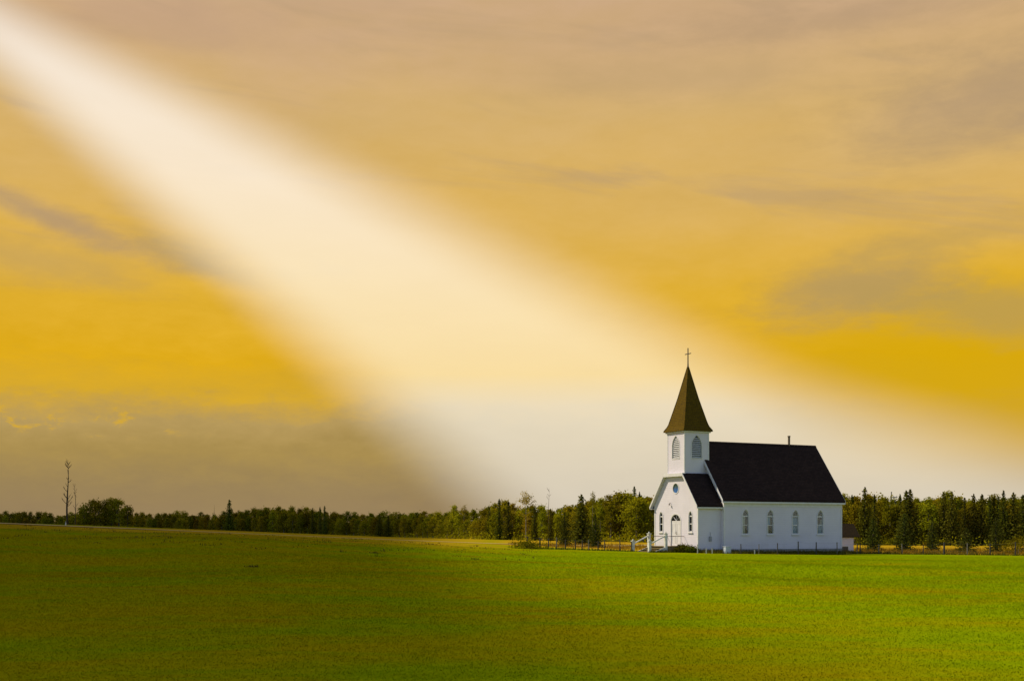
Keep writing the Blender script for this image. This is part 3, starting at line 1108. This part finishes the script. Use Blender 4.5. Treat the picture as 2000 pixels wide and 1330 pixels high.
def leafy_crown(seed, h, r, base, nclump=90, per=34, leaf=.30, top=1.0, airy=0.):
    rn = np.random.default_rng(seed)
    ph = rn.uniform(0, 6.28, 6)
    P, A = [], []
    for i in range(nclump):
        t = rn.beta(1.3, 1.15)
        z = base + (h - base) * t
        prof = (math.sin(math.pi * min(1, (t * .86 + .11))) ** .7) * (1.05 - .35 * t * top)
        a = rn.uniform(0, 6.28)
        lump = 1 + .22 * math.sin(3 * a + ph[0] + 5 * t) + .18 * math.sin(2 * a + ph[1] - 7 * t)
        rr = r * prof * lump * math.sqrt(rn.uniform(.12, 1))
        c = np.array([rr * math.cos(a), rr * math.sin(a), z])
        cs = r * rn.uniform(.17, .34)
        k = int(per * rn.uniform(.5, 1.3) * (1 - airy))
        p = c + rn.normal(size=(k, 3)) * cs * np.array([.75, .75, .62])
        P.append(p)
        A.append(np.full(k, np.clip(rn.normal(.45, .22) + .12 * t, 0, 1)))
    P = np.concatenate(P)
    A = np.concatenate(A)
    P[:, 2] = np.maximum(P[:, 2], .05)
    V_, F_ = quads(P, leaf, rn)
    return V_, F_, np.repeat(np.clip(A + rn.normal(0, .08, len(A)), 0, 1), 4)


def leafy_trunk(seed, h, r, base):
    rn = random.Random(seed)
    b = MB()
    lean = [rn.uniform(-.12, .12), rn.uniform(-.12, .12)]
    pts = [(lean[0] * k * (1 + .3 * math.sin(k * 5)), lean[1] * k, -.25 + h * .93 * k) for k in (0, .15, .35, .6, .8, 1)]
    b.tube(pts, [.15, .12, .10, .07, .045, .015], 6)
    for i in range(9):
        t = rn.uniform(.3, .85)
        a = rn.uniform(0, 6.28)
        p = Vector((lean[0] * t, lean[1] * t, h * .93 * t - .25))
        ln = r * rn.uniform(.5, .95) * (1.1 - t * .5)
        e = p + Vector((math.cos(a) * ln, math.sin(a) * ln, ln * rn.uniform(.5, 1.0)))
        b.tube([p, p.lerp(e, .5) + Vector((0, 0, -.06 * ln)), e], [.045, .03, .008], 4)
    return b


def spruce_crown(seed, h, r, leaf=.24, base=.25, dense=1., ragged=.25):
    rn = np.random.default_rng(seed)
    P, A = [], []
    z = base
    step = .055 * h ** .6
    while z < h * .985:
        t = (z - base) / (h - base)
        rad_ = r * ((1 - t) ** .72) * rn.uniform(1 - ragged, 1.08) + .10
        nb = max(5, int(11 * (1 - t) + 4))
        a0 = rn.uniform(0, 6.28)
        for i in range(nb):
            a = a0 + 6.283 * i / nb + rn.normal(0, .15)
            ln = rad_ * rn.uniform(.6, 1.12)
            k = max(3, int(ln / .13 * dense))
            s = np.linspace(.12, 1, k) + rn.normal(0, .05, k)
            w = rn.normal(0, .10, k) * ln * (1.1 - s)
            x = s * ln * math.cos(a) - w * math.sin(a)
            y = s * ln * math.sin(a) + w * math.cos(a)
            zz = z - .30 * ln * s + .16 * ln * s ** 3 + rn.normal(0, .035, k)
            P.append(np.stack([x, y, zz], 1))
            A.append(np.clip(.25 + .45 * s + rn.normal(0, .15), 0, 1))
        z += step * rn.uniform(.8, 1.25)
    k = 14
    P.append(np.stack([rn.normal(0, .03, k), rn.normal(0, .03, k), np.linspace(h * .95, h, k)], 1))
    A.append(np.full(k, .5))
    P = np.concatenate(P)
    A = np.concatenate(A)
    P[:, 2] = np.maximum(P[:, 2], .06)
    V_, F_ = quads(P, leaf, rn, .35)
    return V_, F_, np.repeat(np.clip(A, 0, 1), 4)


def spruce_trunk(h):
    return MB().tube([(0, 0, -.25), (0, 0, h * .4), (0, 0, h * .97)], [.13 * h / 7 + .03, .08 * h / 7 + .02, .01], 6)


class Kind:
    """prototype meshes of a tree: crown and trunk, shared by its copies"""
    def __init__(s, name, crown, trunk, h, cm, tm):
        V_, F_, A_ = crown
        s.name, s.h = name, h
        s.cv, s.cf, s.ca = V_, F_, A_
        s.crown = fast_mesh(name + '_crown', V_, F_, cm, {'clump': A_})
        s.trunk = trunk.mesh(name + '_trunk', tm)


ASP = []
for i in range(6):
    h, r, bs = [(8.5, 1.55, 1.2), (9.2, 1.8, 1.6), (7.6, 1.7, .7), (8.8, 1.35, 1.8), (7.2, 1.9, .5), (9.6, 1.6, 2.2)][i]
    ASP.append(Kind('aspen', leafy_crown(20 + i, h, r, bs), leafy_trunk(50 + i, h, r, bs), h, M['aspen' if i % 3 else 'poplar'], M['palebark']))
SPR = []
for i in range(5):
    h, r = [(8.2, 1.35), (9.0, 1.15), (7.5, 1.5), (8.6, .95), (8.0, 1.65)][i]
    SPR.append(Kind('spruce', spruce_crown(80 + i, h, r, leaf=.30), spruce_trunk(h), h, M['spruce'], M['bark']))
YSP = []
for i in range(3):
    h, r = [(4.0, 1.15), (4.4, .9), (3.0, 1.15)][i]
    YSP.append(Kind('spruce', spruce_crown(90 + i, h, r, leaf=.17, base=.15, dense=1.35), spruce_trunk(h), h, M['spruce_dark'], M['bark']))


def tree(name, kind, pos, h, wid, label, group=None, rz=None, cat='tree'):
    root = empty(name, pos, rng.uniform(0, 6.28) if rz is None else rz)
    tag(root, label, cat, group)
    sc = h / kind.h
    for nm, me in (('trunk', kind.trunk), ('crown', kind.crown)):
        o = bpy.data.objects.new(nm, me)
        COL.objects.link(o)
        o.parent = root
        o.scale = (sc * wid, sc * wid, sc)
    return root


TOP = [(-400, 1001), (-100, 1003), (0, 1001), (60, 1003), (150, 1004), (260, 1004), (330, 1002), (400, 1004), (440, 1003), (470, 997), (540, 993), (600, 996), (640, 1001),
       (700, 1005), (740, 1004), (800, 1002), (850, 1004), (870, 1000), (890, 992), (930, 999), (950, 988), (985, 985), (1005, 992), (1030, 988), (1060, 995), (1090, 990),
       (1130, 986), (1150, 977), (1180, 973), (1220, 968), (1270, 967), (1400, 964), (1640, 968), (1670, 972), (1700, 972), (1750, 975), (1800, 974), (1850, 971), (1900, 975), (2000, 974), (2400, 972)]
DEP = [(-400, 470), (0, 450), (250, 420), (440, 360), (650, 330), (800, 300), (870, 255), (950, 220), (1050, 198), (1240, 186), (1640, 178), (2000, 172), (2400, 168)]
top_py = lambda px: float(np.interp(px, [a for a, _ in TOP], [b for _, b in TOP]))
depth = lambda px: float(np.interp(px, [a for a, _ in DEP], [b for _, b in DEP]))

# rows of single trees along the edge of the wood
ZONES = [(-70, 430, 'low wood beyond the grassy rise', 'the far wood'),
         (430, 880, 'even treeline beyond the road', 'the middle wood'),
         (880, 1285, 'wood between road and church', 'the wood by the church'),
         (1625, 2090, 'mixed wood beyond the golden field', 'the wood by the shed')]
LOW = {0: 11., 1: 11., 2: 15., 3: 18.}
for zi, (x0, x1, wood, short) in enumerate(ZONES):
    for row in range(2):
        px = x0 + rng.uniform(0, 8)
        while px < x1:
            D = depth(px) - 3 + row * 6 + rng.uniform(-2, 2)
            lo = rng.random()
            py = top_py(px) + ((rng.uniform(-8, 6) if zi > 1 else rng.uniform(-4.5, 4)) if row else rng.uniform(4, 16) + (10 * lo if zi > 1 else 0))
            kind = rng.choice(ASP)
            p = at(px, D)
            h = max(3.0, z_of(py, D) - p.z)
            wd_ = rng.uniform(.9, 1.25) * (8.5 / h) ** .35
            hue = 'yellowish' if ASP.index(kind) % 3 == 0 else 'green'
            where = 'taller second row' if row else 'lower front row'
            tree('aspen_tree', kind, p, h, wd_, f'{hue} leafy tree in the {where} of the {wood}', f'{hue} trees, {where} of {short}')
            px += LOW[zi] * rng.uniform(.8, 1.35) * (1.15 if row else 1.0)

# conifers that stand out of the wood
CON = [(448, 976, 2, 1.15, -8), (610, 992, 3, .9, 0), (625, 990, 3, 1., 0), (634, 988, 1, 1.0, -6), (741, 1003, 4, 1.1, -60), (758, 1006, 4, 1.1, -58), (975, 975, 3, 1.1, -4), (993, 979, 0, 1.0, -4),
       (1044, 992, 1, 1., -4), (1075, 993, 1, .9, -4), (955, 988, 4, .8, 2), (1136, 966, 2, 1.35, -52), (1239, 950, 1, .95, 8), (1249, 961, 3, .8, 8), (1664, 967, 2, .9, 4),
       (1689, 952, 0, 1.25, -3), (1708, 966, 3, 1.1, 0), (1770, 958, 4, 1.1, -2), (1778, 956, 2, 1.2, -2), (1758, 966, 3, 1., 3), (1843, 961, 2, 1.0, -2), (1859, 961, 0, 1.1, -3),
       (1884, 972, 1, .9, 0), (1902, 965, 2, .95, -2), (1918, 965, 0, 1.1, -2), (1933, 971, 3, 1., 0), (1941, 972, 3, 1., 0), (1950, 970, 1, 1., 0), (1960, 958, 0, .95, -3), (1979, 962, 2, 1.15, -3), (1998, 966, 0, 1.1, 0), (2020, 962, 1, 1.1, 0), (2045, 968, 2, 1.1, 0)]
for (px, py, k, wd_, dd) in CON:
    D = depth(px) + dd - 6
    p = at(px, D)
    h = z_of(py, D) - p.z
    if px == 448:
        lab, grp = 'dark spruce standing alone taller than the far treeline', None
    elif px == 1136:
        lab, grp = 'tall dark spruce rising behind the fence, tallest of three', None
    elif px < 700:
        lab, grp = 'thin spruce tip poking out of the even treeline', 'spruce tips in the middle wood'
    elif px < 800:
        lab, grp = 'dark broad spruce in front of the even treeline by the road', 'dark spruces by the road'
    elif px < 1300:
        lab, grp = 'narrow spruce among the leafy trees between the road and the church', 'spruces in the wood by the church'
    else:
        lab, grp = 'pointed spruce rising from the mixed wood beyond the shed', 'spruces in the wood by the shed'
    tree('spruce_tree', SPR[k], p, h, wd_ * (8.2 / h) ** .3, lab, grp)

# young spruces in the yard and along the fence
for (px, py, k, wd_, D) in [(1103, 1000, 0, 1.0, 119), (1163, 1004, 0, 1.0, 117), (1705, 1012, 0, 1.25, 121), (1766, 1003, 0, 1.2, 120), (1821, 1009, 1, 1.15, 119), (1887, 1031, 2, 1.35, 117), (1945, 1009, 0, 1.2, 118)]:
    p = at(px, D)
    left = px < 1300
    tree('spruce_tree', YSP[k], p, z_of(py, D) - p.z, wd_,
         'shorter spruce behind the wire fence between the road and the church' if left else 'young drooping spruce in the golden field behind the fence',
         'short spruces by the church stairs' if left else 'young spruces in the golden field')

# tall airy aspen over the wood
aer = Kind('tall_aspen', leafy_crown(301, 10.5, 1.7, 4.6, 46, 30, .26, .4, .2), leafy_trunk(302, 10.5, 1.7, 4.), 10.5, M['poplar'], M['palebark'])
p = at(1027, 194)
tree('aspen_tree', aer, p, z_of(960, 194) - p.z, 1.0, 'tall airy yellow-green aspen standing above the wood near the church')
p = at(1157, 186)
tree('aspen_tree', aer, p, z_of(961, 186) - p.z, .6, 'slim pale aspen top beside the tallest dark spruce')
p = at(906, 240)
tree('aspen_tree', aer, p, z_of(986, 240) - p.z, .75, 'pale leafy aspen at the low end of the wood by the road')


def bare_tree(px, D, py, label, seed, thick=1., nb=16):
    rn = random.Random(seed)
    p = at(px, D)
    h = z_of(py, D) - p.z
    root = empty('bare_tree', p)
    tag(root, label, 'bare tree')
    b = MB()
    path = [Vector((0, 0, -.2))]
    for k in range(1, 11):
        q_ = k / 10
        path.append(Vector((.10 * math.sin(q_ * 6 + seed) * h * .09, .1 * math.cos(q_ * 5 + seed), h * q_)))
    b.tube(path, [.20 * thick * (1 - .93 * k / 10) for k in range(11)], 7)
    b.build('trunk', M['deadwood'], root)
    tw = MB()
    for i in range(nb):
        q_ = rn.uniform(.22, .97)
        base = path[int(q_ * 10)].lerp(path[min(10, int(q_ * 10) + 1)], q_ * 10 % 1)
        a = rn.uniform(0, 6.28)
        ln = h * rn.uniform(.05, .13) * (1.2 - q_ * .6)
        e = base + Vector((math.cos(a) * ln * .7, math.sin(a) * ln * .7, ln * rn.uniform(.6, 1.1)))
        md = base.lerp(e, .5) + Vector((math.cos(a), math.sin(a), -.3)) * ln * .06
        tw.tube([base, md, e], [.05 * thick, .035 * thick, .012], 4)
        for j in range(3):
            s_ = base.lerp(e, rn.uniform(.4, .9))
            a2 = a + rn.uniform(-1.1, 1.1)
            l2 = ln * rn.uniform(.25, .5)
            tw.tube([s_, s_ + Vector((math.cos(a2) * l2 * .6, math.sin(a2) * l2 * .6, l2))], [.022 * thick, .008], 3)
    tw.build('branches', M['deadwood'], root)
    return root


bare_tree(132, 165, 897, 'tall bare dead tree standing alone beside the round bush', 3, .72, 26)
bare_tree(147, 168, 944, 'short thin bare tree leaning out of the round bush', 5, .34, 16)
bare_tree(1072, 190, 953, 'thin dead treetop sticking out of the wood near the airy aspen', 8, .4, 10)
bare_tree(418, 400, 985, 'thin bare pole of a dead tree above the far wood', 9, .8, 6)

# round bush by the bare tree: several stems and crowns of leaves
bp = at(203, 160)
bush = empty('bush', bp)
tag(bush, 'wide rounded leafy bush on the grassy rise beside a bare tree', 'bush')
for (ox, oy, h, r, sd_) in [(-2.6, 0, 2.6, .95, 1), (-1.5, .5, 3.3, 1.1, 2), (-.3, -.3, 3.2, 1.2, 3), (.9, .2, 3.45, 1.2, 4), (2.0, -.2, 3.3, 1.15, 5), (3.0, .2, 2.6, .9, 6), (.2, .8, 3.2, 1.3, 7)]:
    V_, F_, A_ = leafy_crown(400 + sd_, h, r, .15, 55, 34, .2, .8)
    o = obj('crown', fast_mesh('bush_crown', V_, F_, M['bush'], {'clump': A_}), bush, (ox, oy, 0))
    st_ = MB()
    rn = random.Random(sd_)
    for k in range(4):
        a = rn.uniform(0, 6.28)
        st_.tube([(0, 0, -.2), (math.cos(a) * .25, math.sin(a) * .25, h * .45), (math.cos(a) * .6, math.sin(a) * .6, h * .85)], [.05, .035, .01], 4)
    obj('stem', st_.mesh('bush_stem', M['bark']), bush, (ox, oy, 0))


def shrub(px, D, w, h, label, seed, mat='bush', yoff=0.):
    p = at(px, D)
    root = empty('shrub', p)
    tag(root, label, 'shrub')
    V_, F_, A_ = leafy_crown(seed, h, w / 2, .05, 40, 34, .13, .5)
    obj('crown', fast_mesh('shrub_crown', V_, F_, M[mat], {'clump': A_}), root)
    b = MB()
    for k in range(5):
        a = k * 1.3
        b.tube([(0, 0, -.1), (math.cos(a) * w * .2, math.sin(a) * w * .2, h * .7)], [.025, .008], 4)
    obj('stem', b.mesh('shrub_stem', M['bark']), root)


def church_pt(u, v):
    x = 17.15 + ub.x * u - math.sin(TH) * v
    y = 100 + ub.y * u + math.cos(TH) * v
    return x, y


def px_of(x, y):
    return CX + F * x / y


for (u, v, w, h, sd_, lab) in [(-3.0, 1.4, 1.4, .5, 1, 'low dark shrub beside the church landing'), (-2.9, .35, 1.0, .42, 2, 'small dark shrub under the corner of the church front')]:
    x, y = church_pt(u, v)
    shrub(px_of(x, y), y, w, h, lab, 500 + sd_, 'spruce')
shrub(1032, 95.5, 2.6, .42, 'low weedy shrub at the foot of the first leaning fence posts', 511)
shrub(1990, 112, 3.0, 1.3, 'rounded green shrub at the far end of the fence', 512)

# the depth of the wood behind its edge: one mass
def forest_mass():
    Vs, Fs, As = [], [], []
    off = 0
    rn = np.random.default_rng(77)
    protos = []
    for i in range(5):
        protos.append(leafy_crown(600 + i, 8.6, 1.7, .6, 46, 15, .46))
    for i in range(3):
        protos.append(spruce_crown(620 + i, 8.6, 1.3, leaf=.42, dense=.45))
    px = -420.
    while px < 2420:
        for row in range(4):
            x_ = px + rn.uniform(-8, 8)
            D = depth(x_) + 7 + row * 6 + rn.uniform(-2, 2)
            py = top_py(x_) + rn.uniform(0, 9)
            p = at(x_, D)
            h = max(3, z_of(py, D) - p.z)
            V_, F_, A_ = protos[rn.integers(0, 8) if x_ > 850 and rn.random() < .6 else rn.integers(0, 5)]
            a = rn.uniform(0, 6.28)
            s = h / 8.6
            c, sn = math.cos(a), math.sin(a)
            w = V_ * s
            Vs.append(np.stack([w[:, 0] * c - w[:, 1] * sn + p.x, w[:, 0] * sn + w[:, 1] * c + p.y, w[:, 2] + p.z], 1))
            Fs.append(F_ + off)
            As.append(np.clip(A_ + rn.normal(-.1, .15), 0, 1))
            off += len(V_)
        px += 19 if px > 850 else 15
    me = fast_mesh('forest', np.concatenate(Vs), np.concatenate(Fs), M['aspen'], {'clump': np.concatenate(As)})
    tag(obj('forest', me), 'deep mass of the wood behind its front trees', 'forest', kind='stuff')


forest_mass()


# undergrowth along the foot of the wood
def undergrowth():
    rn = np.random.default_rng(5)
    P, A = [], []
    for px in np.arange(-80, 2100, 2.2):
        D = depth(px) - 8 + rn.normal(0, 1.5)
        x = (px - CX) / F * D
        z = gz(x, D)
        hh = rn.uniform(.5, 1.5)
        k = 12
        P.append(np.stack([x + rn.normal(0, .45, k), D + rn.normal(0, .5, k), z + rn.uniform(0, hh, k)], 1))
        A.append(np.full(k, rn.uniform(0, .8)))
    P = np.concatenate(P)
    V_, F_ = quads(P, .34, rn)
    me = fast_mesh('undergrowth', V_, F_, M['bush'], {'clump': np.repeat(np.concatenate(A), 4)})
    tag(obj('undergrowth', me), 'low green undergrowth along the foot of the wood', 'undergrowth', kind='stuff')


undergrowth()


# ------------------------------------------------------------------ fence in front of and beside the church yard
def fence(name, label, posts, wires=3):
    root = empty(name, at(posts[0][0], posts[0][1]))
    tag(root, label, 'fence')
    o0 = root.location
    tops = []
    for i, (px, D, h, thick, mat, lean) in enumerate(posts):
        p = at(px, D) - o0
        t = p + Vector((lean * h, 0, h))
        MB().tube([p - Vector((0, 0, .4)), p.lerp(t, .5), t], [thick, thick * .95, thick * .85], 7).build('post', M[mat], root)
        tops.append((p, t))
    for k in range(wires):
        f = .92 - k * .3
        for i in range(len(tops) - 1):
            a = tops[i][0].lerp(tops[i][1], f)
            b = tops[i + 1][0].lerp(tops[i + 1][1], f)
            md = a.lerp(b, .5) - Vector((0, 0, .03))
            MB().tube([a, md, b], .003, 3).build('wire', M['wire'], root)
    return root


fence('wire_fence', 'weathered wire fence with uneven posts between the rise and the church stairs',
      [(1030, 96, .95, .06, 'darkwood', .02), (1055, 97, .9, .07, 'darkwood', -.03), (1071, 97.5, .85, .05, 'darkwood', .02), (1087, 98, .95, .05, 'wood', 0), (1104, 98.5, .8, .05, 'darkwood', .03),
       (1124, 99, .8, .05, 'darkwood', 0), (1137, 99, .8, .045, 'darkwood', .02), (1150, 99.5, .85, .05, 'wood', -.02), (1168, 100, .75, .05, 'darkwood', .03), (1181, 100, .9, .045, 'darkwood', 0), (1211, 100.5, .95, .05, 'darkwood', -.02), (1233, 101.5, .8, .045, 'darkwood', .02)])
fence('wire_fence', 'row of dark thin posts with wire along the side wall of the church',
      [(1412, 97.2, .55, .035, 'darkwood', .03), (1447, 97.5, .78, .045, 'darkwood', 0), (1482, 98, .80, .035, 'wood', .02), (1519, 98.5, .90, .045, 'darkwood', -.02), (1559, 99, 1.05, .05, 'darkwood', 0),
       (1594, 99.5, 1.0, .05, 'darkwood', .01), (1635, 100.5, 1.0, .045, 'wood', -.01), (1674, 102, .9, .05, 'darkwood', .02)])
fence('wire_fence', 'wire fence with spaced wooden posts in front of the young spruces',
      [(1680, 103, .85, .05, 'darkwood', 0), (1716, 104, .85, .05, 'wood', .02), (1762, 104.5, .9, .05, 'wood', -.02), (1803, 105, .8, .045, 'darkwood', .02), (1844, 105, 1.05, .085, 'darkwood', 0),
       (1889, 104.5, 1.0, .055, 'wood', .02), (1934, 104, 1.0, .06, 'darkwood', -.01), (1983, 103.5, 1.15, .06, 'darkwood', .02), (2035, 103, 1.0, .055, 'wood', 0)])

# short white stakes in the tall grass by the vestibule
for (px, D, h, lab) in [(1362.5, 97.0, .72, 'tall thin white stake at the corner of the church front'), (1379.5, 97.2, .42, 'short white stake in the grass under the electric meter'), (1391, 97.4, .45, 'short pale stake between the meter and the blue-grey box'), (1474, 98, .34, 'short white stake in the tall grass below the church windows')]:
    p = at(px, D)
    o = MB().prism([(-.035, -.3), (.035, -.3), (.035, h - .05), (0, h), (-.035, h - .05)], 'y', -.025, .025).build('stake', M['stake'])
    o.location = p
    tag(o, lab, 'stake')
# pale box at the corner of the nave
p = at(1420, 98.3)
bx = empty('utility_box', p, TH)
tag(bx, 'pale blue-grey metal box standing at the corner of the church', 'utility box')
MB().box(-.26, .26, -.2, .2, -.15, .52).build('body', M['box'], bx, bevel=.02)
MB().box(-.29, .29, -.23, .23, .521, .56).build('lid', M['box'], bx, bevel=.01)
MB().box(.262, .275, -.14, .14, .05, .45).build('grille', M['metal'], bx)
# white marker post by the road
p = at(128.5, 112)
mk = empty('marker_post', p)
tag(mk, 'small white marker post beside the dirt road near the bare tree', 'marker post')
MB().box(-.04, .04, -.03, .03, -.3, .36).build('post', M['stake'], mk)
MB().box(-.042, .042, -.033, .033, .26, .32).build('reflector', M['metal'], mk)
# utility pole above the trees
D = 200
p = at(1741, D)
hh = z_of(960, D) - p.z
up = empty('utility_pole', p)
tag(up, 'thin utility pole with crossarm showing above the wood', 'utility pole')
MB().tube([(0, 0, -.4), (0, 0, hh)], [.13, .09], 8).build('pole', M['pipe'], up)
ca = MB().box(-.25, .95, -.12, -.0, hh - .95, hh - .82).build('crossarm', M['pipe'], up)
for x in (-.15, .35, .85):
    MB().tube([(x, -.06, hh - .82), (x, -.06, hh - .62)], [.03, .045], 6).build('insulator', M['pipe'], ca)


# ------------------------------------------------------------------ tall grass round the buildings and the fence
def tall_grass(name, label, spots, seed, mat='weed'):
    rn = np.random.default_rng(seed)
    V_, A_ = [], []
    for (x, y, n_, spread, h) in spots:
        bx_ = x + rn.normal(0, spread, n_)
        by_ = y + rn.normal(0, spread, n_)
        bz_ = ground_z(bx_, by_) - .02
        hh_ = h * rn.uniform(.45, 1.15, n_)
        a = rn.uniform(0, 6.28, n_)
        w = .018 + .02 * rn.random(n_)
        ln = rn.normal(0, .22, (n_, 2)) * hh_[:, None]
        p0 = np.stack([bx_ - np.cos(a) * w, by_ - np.sin(a) * w, bz_], 1)
        p1 = np.stack([bx_ + np.cos(a) * w, by_ + np.sin(a) * w, bz_], 1)
        p2 = np.stack([bx_ + ln[:, 0], by_ + ln[:, 1], bz_ + hh_], 1)
        V_.append(np.stack([p0, p1, p2], 1).reshape(-1, 3))
        A_.append(np.repeat(np.clip(rn.normal(.45, .25, n_), 0, 1), 3))
    V_ = np.concatenate(V_)
    me = fast_mesh(name, V_, np.arange(len(V_)).reshape(-1, 3), M[mat], {'clump': np.concatenate(A_)}, 3)
    return tag(obj(name, me), label, 'grass', kind='stuff')


spots = []
for u in np.arange(-.2, L + 1., .14):
    for v in (-.35, -.9, -1.5):
        x, y = church_pt(u, v + rng.uniform(-.2, .2))
        spots.append((x, y, 16, .14, rng.uniform(.16, .36) if v < -.5 else .34))
for u in np.arange(-VD - .2, .1, .14):
    for v in (-.1, -.6, -1.3):
        x, y = church_pt(u, v + rng.uniform(-.2, .2))
        spots.append((x, y, 16, .14, rng.uniform(.25, .45)))
for v in np.arange(-.2, 7, .14):
    x, y = church_pt(-VD - .4, v)
    spots.append((x, y, 14, .15, rng.uniform(.2, .4)))
for u in np.arange(-VD - 3.6, -VD, .16):
    for v in (cv - 1.5, cv - 1.9):
        x, y = church_pt(u, v)
        spots.append((x, y, 14, .14, rng.uniform(.15, .32)))
for px in np.arange(1020, 2050, 3.0):
    if 1240 < px < 1420:
        continue
    D = float(np.interp(px, [1020, 1240, 1412, 1640, 1700, 1844, 2050], [96, 101, 97.2, 100.5, 103.5, 105, 103]))
    p = at(px, D)
    spots.append((p.x, p.y + rng.uniform(-.3, .4), 12, .16, rng.uniform(.12, .34)))
tall_grass('tall_grass', 'unmown tall grass along the church walls and the fence', spots, 31)
spots = []
for k in range(240):
    px = rng.uniform(0, 1050)
    D = rng.uniform(58, 104)
    p = at(px, D)
    spots.append((p.x, p.y, 10, .22, rng.uniform(.06, .16)))
for (px, D) in [(487, 44), (730, 62)]:
    p = at(px, D)
    spots += [(p.x + rng.uniform(-.2, .2), p.y, 22, .10, .12) for _ in range(2)]
tall_grass('rough_grass', 'scattered rough tufts on the slope of the field', spots, 33)


spots = []
for k in range(1500):
    px = rng.uniform(1000, 2060)
    D = rng.uniform(106, 132)
    if 1270 < px < 1640 or (px < 1270 and D < 112):
        continue
    p = at(px, D)
    spots.append((p.x, p.y, 12, .3, rng.uniform(.12, .4)))
tall_grass('dry_grass', 'dry golden standing grass of the field behind the fence', spots, 35, 'straw')
spots = []
for px in np.arange(1668, 2060, 13):
    p = at(px + rng.uniform(-3, 3), rng.uniform(107, 126))
    spots.append((p.x, p.y, 40, .45, rng.uniform(.2, .55)))
tall_grass('weeds', 'green weeds growing in the golden field under the young spruces', spots, 36)


# ------------------------------------------------------------------ mown grass blades of the near lawn
def lawn_blades():
    rn = np.random.default_rng(3)
    N = 620000
    # depth distribution: dense near the camera, thinning away
    u = rn.random(N)
    d0, d1, pw = 11.0, 104.0, -.45
    D = (d0 ** (pw + 1) + u * (d1 ** (pw + 1) - d0 ** (pw + 1))) ** (1 / (pw + 1))
    x = rn.uniform(-.50, .50, N) * D
    # tufts
    x += rn.normal(0, .02, N)
    z = ground_z(x, D) - .005
    h = (.014 + .0004 * D) * rn.uniform(.5, 1.3, N) * np.clip((108 - D) / 60., .1, 1)
    a = rn.uniform(0, 6.28, N)
    w = (.004 + .00030 * D) * rn.uniform(.7, 1.3, N)
    ln = rn.normal(0, .55, (N, 2)) * h[:, None]
    p0 = np.stack([x - np.cos(a) * w, D - np.sin(a) * w, z], 1)
    p1 = np.stack([x + np.cos(a) * w, D + np.sin(a) * w, z], 1)
    p2 = np.stack([x + ln[:, 0], D + ln[:, 1], z + h], 1)
    V_ = np.stack([p0, p1, p2], 1).reshape(-1, 3)
    tone = np.repeat(np.clip(rn.normal(.42, .22, N), 0, 1), 3)
    me = fast_mesh('lawn_grass', V_, np.arange(3 * N).reshape(-1, 3), M['blade'], {'dry': dryness(V_[:, 0], V_[:, 1]), 'tone': tone}, 3)
    tag(obj('lawn_grass', me), 'short mown green grass of the wide field', 'grass', kind='stuff')


lawn_blades()
